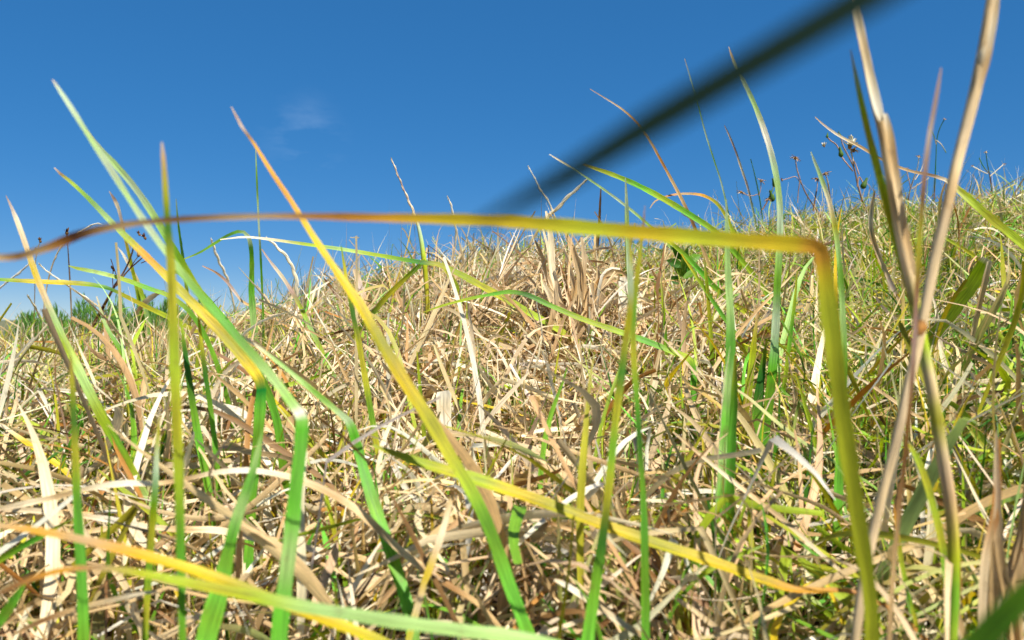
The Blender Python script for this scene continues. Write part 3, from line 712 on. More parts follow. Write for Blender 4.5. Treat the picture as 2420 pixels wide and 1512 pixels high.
# lower right
blade('olive leaf low right, its tip curling off the straw stalk', '0.33>0.32', '2140,1040,3,yellow; 2160,1070,14,lime; 2185,1130,20,olive; 2205,1200,22,lime; 2222,1270,20,olive; 2232,1340,18,green; 2238,1410,16,lime; 2242,1530,16,green', 'b', 0.5)
blade('slim orange tipped green blade low between yellow upright and stalk', '0.37>0.36', '2112,1190,3,rust; 2117,1230,10,orange; 2124,1290,13,olive; 2134,1350,13,lime; 2148,1410,12,green; 2164,1470,11,olive; 2180,1540,11,green', 'b', 0.4)
blade('green blade leaning up right past the olive leaf', '0.62>0.60', '2320,770,3,pale; 2280,800,9,lime; 2235,842,13,olive; 2180,890,13,lime; 2130,935,11,olive; 2090,975,10,lime', 'g', 0.4)
blade('lime blade slanting down to the right edge under the arching blade', '0.85>0.85', '2206,545,2,lime; 2240,566,8,lime; 2280,590,9,olive; 2320,620,9,lime; 2350,650,8,green', 'g', 0.4)
blade('yellow green blade leaning right near the lower right edge', '0.56>0.52', '2280,1000,3,lime; 2310,1040,10,olive; 2350,1085,13,lime; 2395,1140,13,olive; 2440,1200,12,lime', 'g', 0.4)
WF = 0.9
blade('slim olive blade just left of the pale green upright', '0.6', '1662,596,3,tan; 1668,650,8,lime; 1674,720,10,olive; 1680,800,11,lime; 1684,880,11,green; 1687,960,10,lime', 'g', 0.3)
blade('lime blade crossing diagonally behind the pale green upright', '0.6', '1610,600,3,yellow; 1650,660,9,lime; 1700,735,11,vivid; 1750,805,12,lime; 1800,870,12,green; 1850,930,11,lime', 'g', 0.3)
blade('thin green blade halfway between the olive twins and folded lime end', '0.6', '1560,640,3,straw; 1566,710,7,lime; 1572,790,9,green; 1576,870,10,lime; 1578,950,9,green', 'g', 0.3)
blade('slim lime blade right behind the tallest pale blade', '0.56', '1884,640,3,olive; 1878,710,8,lime; 1868,790,10,vivid; 1858,870,11,lime; 1848,950,11,green; 1840,1020,10,lime', 'g', 0.3)
blade('yellow green blade leaning left beside the kinked yellow upright', '0.48', '1880,880,3,olive; 1900,950,9,lime; 1922,1030,12,lime; 1940,1110,12,green; 1954,1190,11,lime', 'g', 0.3)
blade('short vivid blade at the foot of the dark green leaf', '0.46', '1840,1010,3,lime; 1830,1060,11,vivid; 1818,1120,14,vivid; 1808,1180,13,green', 'g', 0.2)
blade('lime leaf sloping low beneath the pale green upright', '0.40', '1800,1290,4,mint; 1760,1305,12,lime; 1715,1325,14,mint; 1670,1350,13,lime; 1630,1385,11,green', 'g', 0.4, lift=0.06)
blade('fine green blade rising left of the square straw stub', '0.5', '985,830,3,olive; 990,890,8,lime; 996,960,10,green; 1002,1030,11,lime; 1008,1100,10,olive', 'g', 0.3)
blade('green blade low on the left edge slanting up right', '0.36', '172,1225,4,lime; 130,1248,12,lime; 85,1272,16,vivid; 35,1300,18,green; -20,1335,18,lime', 'n', 0.4)
blade('leafy green tip in the lower left corner', '0.31', '62,1372,4,lime; 44,1400,18,vivid; 20,1438,26,green; -12,1482,28,vivid; -50,1540,26,green', 'b', 0.2)
blade('faded lime blade slanting down between the left uprights', '0.40', '232,1110,4,olive; 280,1150,12,lime; 330,1190,16,olive; 378,1232,17,lime; 425,1280,16,olive; 470,1330,14,lime', 'g', 0.4, lift=0.05)
blade('slim lime blade beside the folded vivid green blade', '0.42', '760,1130,3,yellow; 775,1190,10,lime; 790,1260,13,olive; 805,1330,14,lime; 822,1410,13,green', 'g', 0.3)
blade('lime blade below the blunt green blade slanting to the stalk', '0.55', '2300,905,3,pale; 2262,930,9,lime; 2215,962,12,olive; 2165,1000,12,lime; 2120,1040,11,green', 'g', 0.3, lift=0.05)
blade('bright green blade rising at the right edge below the arching blade', '0.60', '2392,700,3,lime; 2388,770,9,vivid; 2382,850,11,green; 2374,930,12,lime; 2366,1010,11,green', 'g', 0.3)
WF = 0.88
# dry ribbons and straws
blade('long twisted tan ribbon of dead grass across the lower left', '0.34>0.33', '-60,1210,8,stone; 0,1202,14,stone; 70,1188,16,pale; 150,1170,13,tan; 230,1150,15,pale; 300,1142,18,white; 370,1143,14,straw; 440,1132,12,tan; 510,1117,15,pale; 580,1112,17,white; 650,1120,19,pale; 720,1140,22,straw; 790,1172,26,tan; 840,1205,28,straw; 890,1250,28,tan; 940,1298,28,straw; 1000,1345,28,tan; 1060,1385,26,brown; 1130,1430,22,tan', 'g', 0.7, 1.2, 0.3, dry=True, n=64, group=G2, lift=0.07)
blade('second twisted dead ribbon just below the long tan ribbon', '0.35>0.34', '-50,1212,8,grey; 20,1204,13,stone; 100,1208,16,pale; 190,1218,14,straw; 270,1230,17,white; 350,1245,15,pale; 430,1252,18,tan; 510,1254,22,pale; 580,1268,22,straw; 650,1290,20,pale; 730,1325,18,tan; 800,1350,16,straw', 'g', 0.6, 1.6, 0.3, dry=True, n=56, group=G2, lift=0.07)
LEAN = 1.01
blade('broad bleached straw stub cut square in the bank middle', '0.42>0.42', '1046,924,30,white; 1047,930,38,white; 1048,960,40,pale; 1050,1000,38,white; 1050,1040,34,pale; 1052,1090,28,straw; 1056,1140,22,tan', 'g', 0.25, 0.1, 0.3, dry=True)
LEAN = 0.9
LEAN = 1.01
blade('narrow bleached strip standing beside the square straw stub', '0.43>0.43', '1066,950,6,white; 1072,990,12,pale; 1078,1030,12,white; 1084,1080,10,straw', 'g', 0.4, dry=True)
LEAN = 0.9
blade('yellowing tan straw leaning up right above the frame bottom', '0.34>0.32', '1068,1170,5,tan; 1062,1195,15,straw; 1048,1245,18,pale; 1030,1300,19,straw; 1008,1360,20,yellow; 990,1420,20,straw; 970,1490,18,olive; 955,1560,16,tan', 'b', 0.4, 0.3, dry=True)
blade('flat pale straw ribbon running level below the folded lime blade', '0.42>0.43', '1490,1180,6,pale; 1560,1185,12,pale; 1640,1190,14,straw; 1720,1196,14,pale; 1800,1202,12,straw; 1880,1210,10,pale; 1950,1216,8,tan', 'g', 0.9, 0.4, dry=True, group=G2, lift=0.07)
blade('tan straw crossing down right below the olive twins', '0.45>0.40', '1590,1020,4,straw; 1640,1062,9,tan; 1700,1112,11,pale; 1760,1160,12,straw; 1820,1205,13,tan; 1880,1255,13,straw; 1940,1310,12,pale; 2000,1365,10,tan', 'g', 0.5, 0.4, dry=True, group=G2, lift=0.07)
blade('thin tan straw rising from the orange knot to the kinked upright', '0.62>0.50>0.45', '1890,630,3,tan; 1850,672,6,straw; 1800,722,8,tan; 1745,785,10,tan; 1700,850,11,straw; 1655,920,12,tan; 1605,995,13,yellow; 1550,1060,12,olive; 1490,1120,10,yellow; 1440,1160,8,olive', 'g', 0.4, dry=True)
blade('pale straw slat lying down right at the frame bottom', '0.36>0.33', '1310,1370,6,pale; 1340,1385,16,white; 1380,1412,18,pale; 1420,1440,19,straw; 1460,1468,19,pale; 1510,1500,18,tan; 1560,1540,16,straw', 'b', 0.5, 0.2, dry=True, group=G2)
blade('bent brown straw hooked over beside the pale slat', '0.36>0.34', '1190,1410,5,tan; 1205,1380,12,straw; 1222,1345,16,pale; 1246,1312,20,straw; 1270,1272,22,stone; 1282,1246,18,tan; 1296,1236,12,brown; 1330,1246,10,tan; 1370,1262,8,tan', 'g', 0.3, 0.5, dry=True, lift=0.07)
blade('curly tan ribbon twisting down left of the straw stalk', '0.44>0.44', '2068,450,3,tan; 2062,480,10,straw; 2058,520,13,pale; 2062,560,12,tan; 2076,604,11,stone; 2092,640,12,straw; 2106,672,12,grey; 2126,714,11,tan; 2150,770,10,brown; 2175,840,10,tan', 'g', 0.4, 1.4, dry=True)
blade('pinkish dry leaf tip hanging under the level green blade', '0.33>0.33', '388,686,3,stone; 374,692,10,straw; 352,706,15,pale; 334,724,12,tan; 322,744,7,straw; 330,790,6,tan; 345,860,6,tan', 'g', 0.3, 0.3, dry=True)
LEAN = 1.01
blade('blunt pinkish straw stub beside the tall yellow blade', '0.48>0.48', '836,636,8,stone; 842,648,15,stone; 852,680,16,grey; 864,712,15,tan; 878,748,13,straw; 892,790,11,tan', 'g', 0.3, dry=True)
LEAN = 0.9
blade('brown dry blade with a dark tip left of the tall yellow blade', '0.56>0.55', '766,658,4,dark; 780,676,8,brown; 800,702,8,mauve; 822,728,7,tan; 846,760,7,brown; 870,800,7,tan', 'g', 0.3, dry=True)
blade('bowed brown blade beside the hooked green blade, rusty lower down', '0.62>0.60', '478,628,3,mauve; 510,644,6,brown; 536,666,8,mauve; 556,692,8,grey; 572,712,7,tan; 610,730,7,rust; 650,752,7,tan; 690,780,6,orange; 730,812,6,rust', 'g', 0.3, dry=True)
blade('grey green blade faded lilac at its tip, right of the hooked blade', '0.52>0.50', '618,588,3,mauve; 640,620,7,grey; 665,652,10,pale; 690,690,11,mauve; 712,730,12,lime; 735,780,13,mint; 760,830,13,lime; 785,880,13,mint; 815,940,12,green', 'g', 0.3)
blade('rusty thin straw slanting right from the arching lime blade', '0.60>0.56', '1118,720,2,rust; 1160,752,6,tan; 1210,790,7,rust; 1260,828,8,tan; 1310,872,7,straw; 1360,920,7,tan', 'g', 0.4, dry=True)
blade('thin orange straw upright under the sagging pale blade', '0.56>0.55', '1100,716,3,tan; 1090,760,8,orange; 1076,800,9,tan; 1062,850,9,rust; 1052,905,8,tan', 'g', 0.4, dry=True)
blade('pale dry blade leaning left at the left edge, low', '0.42>0.40', '-40,980,4,tan; 10,1010,10,pale; 60,1045,14,yellow; 110,1080,15,yellow; 155,1115,15,yellow; 200,1160,14,olive; 240,1200,12,lime', 'g', 0.5, dry=True)
blade('brown stained straw lying across the frame bottom at the left', '0.32>0.31', '30,1500,8,tan; 100,1468,14,brown; 180,1440,16,tan; 260,1420,15,straw; 330,1404,12,pale; 380,1398,8,tan', 'n', 0.5, 0.4, dry=True, group=G2)
blade('bright straw laid up right beside the yellow upright', '0.42>0.40', '2165,1140,12,white; 2150,1155,18,pale; 2120,1190,18,white; 2090,1222,18,pale; 2062,1254,17,straw; 2036,1286,15,tan', 'g', 0.4, 0.2, dry=True)
blade('thick pale straw lying level at the right edge', '0.52>0.52', '2480,1112,8,pale; 2420,1114,11,white; 2350,1112,12,pale; 2280,1108,11,straw; 2220,1106,9,tan', 'g', 0.8, 0.3, dry=True, group=G2, lift=0.07)
blade('mauve curled straw hanging right of the straw stalk', '0.40>0.38', '2215,985,4,tan; 2236,1010,12,stone; 2256,1050,14,mauve; 2268,1100,13,grey; 2280,1150,15,pale; 2292,1205,14,mauve; 2300,1270,12,stone', 'g', 0.4, 1.0, dry=True)
blade('dry blade lying aslant below the yellow kink, grey tipped', '0.48>0.46', '2022,890,3,grey; 2050,905,8,stone; 2090,932,9,tan; 2130,960,10,stone; 2170,985,9,tan; 2220,1010,8,straw', 'g', 0.5, dry=True, lift=0.07)
blade('two toned straw lying from the long ribbon to the green stump', '0.36>0.35', '560,1256,4,pale; 620,1270,14,straw; 680,1285,18,tan; 740,1300,20,pale; 800,1312,20,straw; 860,1322,18,tan', 'g', 0.7, 0.4, dry=True, group=G2, lift=0.07)
blade('dim tan straw rising steeply through the bank middle', '0.50>0.48', '838,985,5,grey; 826,1010,13,stone; 806,1050,15,tan; 786,1095,14,brown; 768,1140,12,tan', 'g', 0.4, dry=True)

WF = 0.88
# ------------------------------------------------------------------ straw stalks with sheaths and nodes
def stalk(label, parts, loc_spec):
    """parts: (name, kind, spec, depth, root, label)."""
    root = None
    for nm, kind, spec, d, rt in parts:
        P = parse(spec, d, rt)
        if root is None:
            root = empty('grass_stalk', P[-1, :3]); tag(root, label, 'grass stalk'); base = P[-1, :3].copy()
        if kind == 't':
            me, _ = tube_mesh(nm, P, M_STEM, 60, 10, loc=base, rough=0.06)
        else:
            me, _ = ribbon_mesh(nm, P, M_STRAW, 0.4, 0.3, 0.5, 30, loc=base)
        link(nm, me, (0, 0, 0), root)
    return root
stalk('thick straw stalk with a split sheath, rising past the dark blade end', [
    ('stem', 't', '2012,-60,16,stone; 2020,0,18,straw; 2032,60,20,pale; 2044,120,21,straw; 2058,190,23,pale; 2072,255,24,straw; 2086,310,24,tan; 2100,390,26,straw; 2114,470,28,tan; 2130,560,29,straw; 2148,650,28,straw; 2166,735,28,olive; 2182,820,29,lime; 2198,900,29,straw; 2212,985,30,olive; 2228,1080,31,straw; 2244,1180,31,tan; 2254,1290,30,olive; 2252,1400,30,green; 2246,1540,30,lime', 0.31, 'b'),
    ('leaf_sheath', 'r', '2014,-40,14,tan; 2024,30,20,pale; 2040,110,22,straw; 2058,195,24,pale; 2074,262,24,white; 2082,286,14,pale', 0.305, 'n'),
    ('leaf_sheath', 'r', '2092,268,10,white; 2098,300,20,straw; 2108,370,22,tan; 2122,460,22,straw; 2140,560,20,tan; 2158,650,16,straw', 0.304, 'n'),
    ('node', 't', '2164,718,30,olive; 2167,735,35,lime; 2171,754,31,olive', 0.31, 'n')], None)
stalk('brown grey straw stalk leaning right with a swollen joint near the top', [
    ('stem', 't', '2352,-60,26,stone; 2344,0,28,straw; 2334,70,30,straw; 2320,150,31,straw; 2302,225,29,straw; 2282,305,28,stone; 2262,385,26,straw; 2246,455,26,tan; 2228,530,27,stone; 2210,610,27,straw; 2194,690,26,stone; 2178,770,25,straw; 2164,840,24,straw; 2146,915,24,stone; 2120,1030,23,stone; 2090,1150,23,straw; 2062,1265,24,stone; 2036,1400,24,stone; 2018,1540,24,straw', 0.285, 'b'),
    ('node', 't', '2330,104,30,tan; 2324,132,37,pale; 2318,160,31,straw', 0.285, 'n'),
    ('node', 't', '2178,756,25,brown; 2175,774,31,rust; 2170,792,25,brown', 0.285, 'n'),
    ('leaf_sheath', 'r', '2360,-50,12,pale; 2352,10,18,straw; 2342,80,18,pale; 2330,150,16,tan; 2314,210,12,straw', 0.28, 'n')], None)

WF = 1.0
# ------------------------------------------------------------------ wiry seed spikes
def spike(label, d, spec, n_sp=9, col='white', root='g', head=0.5):
    P = parse(spec, d, root)
    base = P[-1, :3].copy()
    r = empty('seed_spike', base); tag(r, label, 'grass spike', 'thin pale seed spikes against the sky')
    me, _ = tube_mesh('stem', P, M_SPIKE, 36, 6, loc=base)
    link('stem', me, (0, 0, 0), r)
    R, L = catmull(P, 120)
    tt = tangents(R[:, :3])
    top = int(120 * head)
    for k in range(n_sp):
        i = int(2 + k * (top - 4) / n_sp)
        p, t = R[i, :3], tt[i]
        w = max(R[i, 3] * 1.05, 0.0008)
        ln = w * 6.5
        s = np.cross(t, [0, 1, 0]); s /= np.linalg.norm(s) + 1e-9
        sg = 1 if k % 2 else -1
        a = p + s * sg * w * 0.2
        rows = [[*(a + t * ln * .5), w * .3, *PAL[col]], [*(a + t * ln * .2 + s * sg * w * .2), w, *PAL[col]], [*(a - t * ln * .2 + s * sg * w * .15), w * .9, *PAL['pale']], [*(p - t * ln * .5), w * .3, *PAL['white']]]
        me, _ = tube_mesh('spikelet', rows, M_SPIKE, 7, 6, loc=base, cap=False)
        link('spikelet', me, (0, 0, 0), r)
    return r
spike('beaded white seed spike curving left of the sagging pale blade', 0.75, '500,566,3,white; 508,592,4,white; 520,622,4,white; 534,650,4,white; 546,690,4,pale; 556,740,4,straw; 562,800,4,tan', 10)
spike('beaded white seed spike under the sagging pale blade, kinked midway', 0.70, '632,562,3,white; 655,584,4,white; 680,610,5,white; 694,640,5,pale; 701,670,6,white; 699,710,5,straw; 700,760,4,tan; 706,820,4,tan', 11, head=0.55)
spike('grey seed spike standing above the level blade in mid sky', 0.70, '924,372,2,white; 934,398,3,grey; 948,432,3,mauve; 962,466,4,grey; 975,495,4,pale; 990,540,8,sage; 1000,600,11,lime; 1008,680,11,olive; 1012,780,10,olive', 9, 'grey', head=0.35)
spike('short white seed spike low at the left edge', 0.72, '66,698,3,white; 78,718,4,white; 92,742,5,white; 106,768,4,pale; 122,800,4,straw', 6, head=0.7)
spike('white zigzag seed spike rising above the brown blade end at the left', 0.80, '240,530,2,white; 222,529,3,white; 200,542,3,white; 178,556,3,pale; 150,576,3,white; 130,610,3,straw; 110,680,3,straw; 100,780,3,tan', 6, head=0.4)
spike('thin white spike lying up left off the left edge', 0.66, '76,618,3,white; 50,640,4,white; 20,664,4,white; -10,690,4,white; -60,760,4,pale; -90,840,4,straw', 4, head=0.5)
spike('spotted white spike behind the tan tipped blade at the left', 0.85, '92,622,2,pale; 112,642,3,white; 140,660,3,white; 170,682,3,pale; 210,708,3,straw; 250,740,3,straw; 280,790,3,tan', 7)
spike('white spike in the gap above the middle of the kinked blade', 1.2, '1058,464,2,white; 1066,486,3,white; 1074,520,3,white; 1078,560,4,white; 1072,600,4,pale; 1068,660,4,straw', 7, head=0.5)
spike('white spike bending right above the dead tuft', 1.1, '1388,424,3,pale; 1366,442,5,white; 1342,466,6,white; 1318,490,6,straw; 1290,520,6,pale; 1262,560,6,straw; 1240,620,6,tan', 5, head=0.5)
spike('thin white spike leaning left beside the dead tuft', 1.2, '1248,392,2,white; 1262,418,2,white; 1280,452,3,pale; 1296,476,3,white; 1310,510,3,straw; 1320,570,3,tan', 5, head=0.5)

# ------------------------------------------------------------------ dried weeds with seed heads on the crest
def lathe(rows, sides=10):
    V, F = [], []
    for i, (z, r) in enumerate(rows):
        for k in range(sides):
            a = TAU * k / sides
            V.append((r * math.cos(a), r * math.sin(a), z))
    for i in range(len(rows) - 1):
        for k in range(sides):
            k2 = (k + 1) % sides
            F.append((i * sides + k, i * sides + k2, (i + 1) * sides + k2, (i + 1) * sides + k))
    return np.array(V), np.array(F)

def orient(V, axis_):
    q = Vector(axis_).to_track_quat('Z', 'Y').to_matrix()
    return np.array(V) @ np.array(q).T

def bract_mesh(size, n, col, droop, width=0.16):
    """A spent head: a small boss with narrow dry bracts spread about it."""
    Vs, Fs, Cs, o = [], [], [], 0
    V, F = lathe([(-.28, .05), (-.2, .16), (0, .2), (.1, .13), (.14, .02)], 8)
    Vs.append(V); Fs.append(F); Cs.append(np.tile(PAL['brown'], (len(V), 1))); o += len(V)
    for k in range(n):
        a = TAU * k / n + random.uniform(-.25, .25); e = random.uniform(-0.2, 0.9) - droop
        L = random.uniform(.5, .85)
        d = np.array([math.cos(a) * math.cos(e), math.sin(a) * math.cos(e), math.sin(e)])
        s = np.array([-math.sin(a), math.cos(a), 0]); dn = np.array([0, 0, -1])
        pts = [d * L * t + dn * droop * 0.5 * t * t * L for t in (0.1, .4, .7, 1.0)]
        ws = [.5, 1, .8, .15]
        nr = np.cross(d, s)
        V = []
        for p, w in zip(pts, ws):
            V += [p - s * w * width / 2 + nr * .02, p - nr * .03, p + s * w * width / 2 + nr * .02]
        F = []
        for i in range(3):
            for j in range(2): F.append((i * 3 + j, i * 3 + j + 1, i * 3 + j + 4, i * 3 + j + 3))
        Vs.append(np.array(V)); Fs.append(np.array(F) + o); o += 12
        Cs.append(np.tile(PAL[random.choice(col)] * random.uniform(.7, 1.15), (12, 1)))
    return np.vstack(Vs) * size, np.vstack(Fs), np.vstack(Cs)

def weed(label, d, stems, heads, name='dried_weed', stemcol='mauve', cat='weed', group='dried seed head weeds on the crest'):
    P0 = parse(stems[0], d, 'g')
    base = P0[-1, :3].copy()
    r = empty(name, base); tag(r, label, cat, group)
    for i, s in enumerate(stems):
        P = P0 if i == 0 else parse(s, d, 'n')
        if len(P) and i: P[:, 1] += random.uniform(-.004, .004)
        me, _ = tube_mesh('stem' if i == 0 else 'branch', P, M_STEM, 28, 6, loc=base)
        link('stem' if i == 0 else 'branch', me, (0, 0, 0), r)
    for (x, y, kind, size) in heads:
        c = px(x, y, d)
        sz = 1.1 * size / FD * d
        ax = np.array([random.uniform(-.5, .5), random.uniform(-.6, .1), 1.0]); ax /= np.linalg.norm(ax)
        if kind == 'bud':
            V, F = lathe([(-.5, .06), (-.42, .2), (-.25, .32), (0, .3), (.25, .2), (.5, .13), (.75, .12), (.85, .03)], 10)
            V = V * sz; C = np.tile(PAL['deep'] * np.array([1.1, .75, 1.2]), (len(V), 1))
        elif kind == 'capsule':
            V, F, C = bract_mesh(sz * .75, 8, ['brown', 'dark', 'brown', 'rust'], -0.75, 0.42)
            V2, F2 = lathe([(-.5, .05), (-.38, .2), (-.1, .3), (.12, .2), (.16, .05)], 8)
            C2 = np.tile(PAL['brown'] * random.uniform(.5, .9), (len(V2), 1))
            F = np.vstack([F, F2 + len(V)]); V = np.vstack([V, V2 * sz * .8]); C = np.vstack([C, C2])
        elif kind == 'fluff':
            V, F, C = bract_mesh(sz * .62, 26, ['white', 'white', 'pale'], -0.4, 0.3)
            C = np.clip(C * 1.2, 0, .9)
        else:
            V, F, C = bract_mesh(sz * .62, 12, ['tan', 'brown', 'straw', 'mauve'], 0.35)
        V = orient(V, ax) + c - base
        nm = {'bud': 'bud', 'capsule': 'seed_capsule', 'fluff': 'seed_fluff'}.get(kind, 'seed_head')
        link(nm, mesh_from(nm, V, F, C, np.zeros((len(V), 2)), M_STEM), (0, 0, 0), r)
    return r
weed('dried weed with white fluff and nodding dark buds above the crest', 1.45,
     ['1986,322,2,mauve; 1993,346,3,mauve; 2005,369,3,mauve; 2018,396,3,brown; 2028,440,4,mauve; 2038,475,4,brown; 2050,510,4,brown',
      '1955,322,3,brown; 1962,330,3,mauve; 1978,342,3,mauve; 1991,371,3,mauve; 2004,388,3,mauve; 2017,404,3,brown',
      '2030,412,3,mauve; 2024,394,3,mauve; 2018,380,3,brown', '2043,436,3,mauve; 2032,417,3,mauve; 2027,440,3,brown', '2012,352,3,straw; 2016,372,3,straw; 2020,394,3,mauve'],
     [(1955, 321, 'bud', 9), (1987, 362, 'bud', 17), (2009, 344, 'fluff', 40), (2042, 436, 'bud', 20), (1984, 318, 'bud', 9), (2018, 354, 'head', 34), (1948, 345, 'fluff', 16)])
weed('single spent seed head on a thin forked stem left of the fluffy weed', 1.5,
     ['1880,376,2,mauve; 1882,392,3,mauve; 1890,422,3,mauve; 1905,458,3,brown; 1922,485,3,brown; 1940,512,3,brown', '1849,425,2,mauve; 1864,421,2,mauve; 1881,417,2,mauve; 1893,432,2,mauve', '1884,480,2,mauve; 1886,450,2,brown; 1890,424,3,mauve'],
     [(1880, 372, 'head', 30), (1848, 426, 'capsule', 7)])
weed('pair of frayed seed heads close together on short stems', 1.5,
     ['1951,412,2,mauve; 1956,428,3,straw; 1960,455,3,brown; 1964,485,3,brown', '1930,424,2,mauve; 1930,440,2,mauve; 1927,458,3,brown; 1920,500,3,brown'],
     [(1951, 409, 'head', 28), (1930, 422, 'head', 26)])
weed('low dark weed with three small heads beside the tallest pale blade', 1.5,
     ['1774,376,2,deep; 1781,402,2,deep; 1789,436,3,deep; 1795,468,3,deep; 1800,500,3,deep', '1752,454,2,mauve; 1775,462,2,mauve; 1793,458,2,brown', '1799,428,2,mauve; 1798,446,2,mauve; 1794,462,2,brown', '1830,436,2,mauve; 1822,456,3,deep; 1812,478,3,brown; 1801,496,3,brown'],
     [(1752, 453, 'head', 24), (1799, 426, 'head', 26), (1830, 434, 'bud', 16), (1824, 466, 'bud', 20), (1814, 470, 'head', 22)])
weed('short twiggy weed with tangled pale husks right of the fluffy weed', 1.55,
     ['2172,372,2,white; 2168,396,2,pale; 2160,420,3,straw; 2150,452,3,tan; 2146,480,3,brown', '2186,380,2,white; 2178,402,2,pale; 2164,424,2,straw', '2142,400,2,mauve; 2148,424,2,mauve; 2153,446,2,brown', '2196,420,2,pale; 2176,432,2,straw; 2156,446,2,tan'],
     [(2172, 368, 'head', 16), (2188, 378, 'head', 14), (2142, 398, 'head', 14)])
weed('wiry branching weed near the right edge of the skyline', 1.6,
     ['2232,282,2,deep; 2222,300,2,deep; 2214,330,2,deep; 2212,370,2,deep; 2210,420,3,deep; 2208,460,3,brown', '2196,300,2,deep; 2208,318,2,deep; 2214,340,2,mauve', '2238,360,2,deep; 2226,340,2,pale; 2214,330,2,pale'],
     [(2232, 281, 'head', 10), (2196, 299, 'head', 9)])
weed('spreading dry weed with bent pale twigs above the right crest', 1.6,
     ['2330,360,2,deep; 2334,390,2,deep; 2340,420,3,brown; 2344,452,3,brown', '2300,392,2,white; 2318,402,2,pale; 2336,410,2,pale', '2372,388,2,white; 2356,402,2,pale; 2340,416,2,straw', '2316,372,2,deep; 2326,392,2,deep; 2338,408,2,brown'],
     [(2330, 358, 'head', 12), (2298, 391, 'head', 10), (2374, 387, 'head', 10)])
weed('dark branching dry weed with brown seed capsules at the left', 0.80,
     ['317,580,3,dark; 310,604,4,brown; 302,624,4,dark; 288,650,5,mauve; 273,672,6,dark; 262,692,6,brown; 250,714,7,dark; 236,740,8,dark; 221,766,8,brown; 205,796,8,dark',
      '344,604,2,dark; 327,619,3,dark; 308,636,3,dark; 288,660,4,brown; 276,676,4,dark', '268,640,2,dark; 267,662,2,dark; 268,680,2,dark', '349,613,2,dark; 330,621,2,dark', '305,574,2,dark; 306,588,2,mauve', '264,612,2,dark; 270,630,2,dark; 277,650,2,dark; 280,664,2,dark', '326,604,2,mauve; 314,620,2,dark; 304,636,2,dark'],
     [(329, 553, 'capsule', 11), (342, 561, 'capsule', 14), (327, 601, 'capsule', 15), (268, 636, 'capsule', 13), (319, 578, 'bud', 6)], cat='weed')
weed('tiny dark seed capsules on a pale wire left of the tan tipped blade', 0.80,
     ['95,570,2,pale; 91,582,2,white; 87,596,2,straw; 84,620,2,straw; 82,700,2,tan; 80,790,2,tan', '86,592,2,brown; 88,600,2,brown'], [(95, 569, 'capsule', 12), (85, 591, 'capsule', 9)])
weed('lone dark seed capsule peeping over the brown blade end', 0.80, ['158,556,2,mauve; 160,580,2,brown; 164,640,3,brown; 168,720,3,tan; 170,790,3,tan'], [(158, 549, 'capsule', 15)])

# ------------------------------------------------------------------ clumps of dead leaves
def tuft(label, name, leaves, cat='dry grass'):
    global LEAN
    base = None; LEAN = 1.02
    for (d, spec, roll, tw) in leaves:
        P = parse(spec, d, 'g', 0.055)
        if base is None:
            base = P[-1, :3].copy(); r = empty(name, base); tag(r, label, cat)
        me, _ = ribbon_mesh('leaf', P, M_STRAW, roll, tw, 0.35, 26, loc=base)
        link('leaf', me, (0, 0, 0), r)
    LEAN = 0.9
    return r
lv = []
for (x0, y0, x1, y1, w) in ((1322, 500, 1352, 760, 12), (1345, 560, 1392, 735, 14), (1290, 590, 1345, 745, 12), (1400, 640, 1398, 740, 18), (1420, 650, 1404, 745, 20), (1360, 620, 1372, 760, 16),
                            (1310, 640, 1330, 770, 18), (1340, 700, 1370, 800, 16), (1385, 690, 1392, 790, 18), (1300, 700, 1322, 800, 14), (1420, 720, 1402, 800, 14), (1330, 610, 1310, 740, 9), (1280, 540, 1330, 720, 7), (1258, 620, 1310, 760, 8), (1355, 590, 1330, 770, 17), (1375, 650, 1360, 780, 15), (1295, 660, 1350, 790, 15), (1440, 690, 1420, 790, 13), (1318, 680, 1300, 800, 16), (1396, 600, 1380, 760, 12)):
    w *= random.uniform(.7, 1.25); y0 -= 15; x0 += random.uniform(-34, 34); y0 += random.uniform(-25, 35); x1 += random.uniform(-16, 16); y1 += random.uniform(-10, 40)
    mx_, my_ = (x0 + x1) / 2 + random.uniform(-24, 24), (y0 + y1) / 2 + random.uniform(-12, 12)
    c1, c2, c3 = random.choice(['pale', 'straw', 'tan', 'stone', 'tan']), random.choice(['tan', 'straw', 'stone', 'tan', 'pale']), random.choice(['tan', 'tan', 'brown'])
    lv.append((0.80 + random.uniform(-.03, .03), f'{x0},{y0},{w*.35},{c1}; {(x0+mx_)/2+4},{(y0+my_)/2},{w},{c1}; {mx_},{my_},{w},{c2}; {(x1+mx_)/2},{(y1+my_)/2},{w*.9},{c2}; {x1},{y1},{w*.7},{c3}', random.uniform(-1.1, 1.1), random.uniform(-2, 2)))
lv.append((0.78, '1484,664,5,white; 1478,648,8,tan; 1462,641,9,tan; 1440,646,10,straw; 1420,658,11,rust; 1404,684,12,tan; 1396,720,12,brown; 1390,770,10,tan', .5, .6))
tuft('dead tan tuft of broad withered leaves below the yellow blade middle', 'dry_grass_tuft', lv)
lv = []
for (x0, y0, x1, y1, w) in ((1472, 655, 1472, 755, 24), (1506, 690, 1508, 760, 20)):
    lv.append((0.74, f'{x0},{y0},{w*.8},white; {x0+1},{y0+8},{w},white; {(x0+x1)/2},{(y0+y1)/2},{w},white; {x1},{y1},{w*.9},pale', .2, .1))
tuft('two bleached white leaf strips standing behind the olive twins', 'bleached_leaf_pair', lv)
lv = []
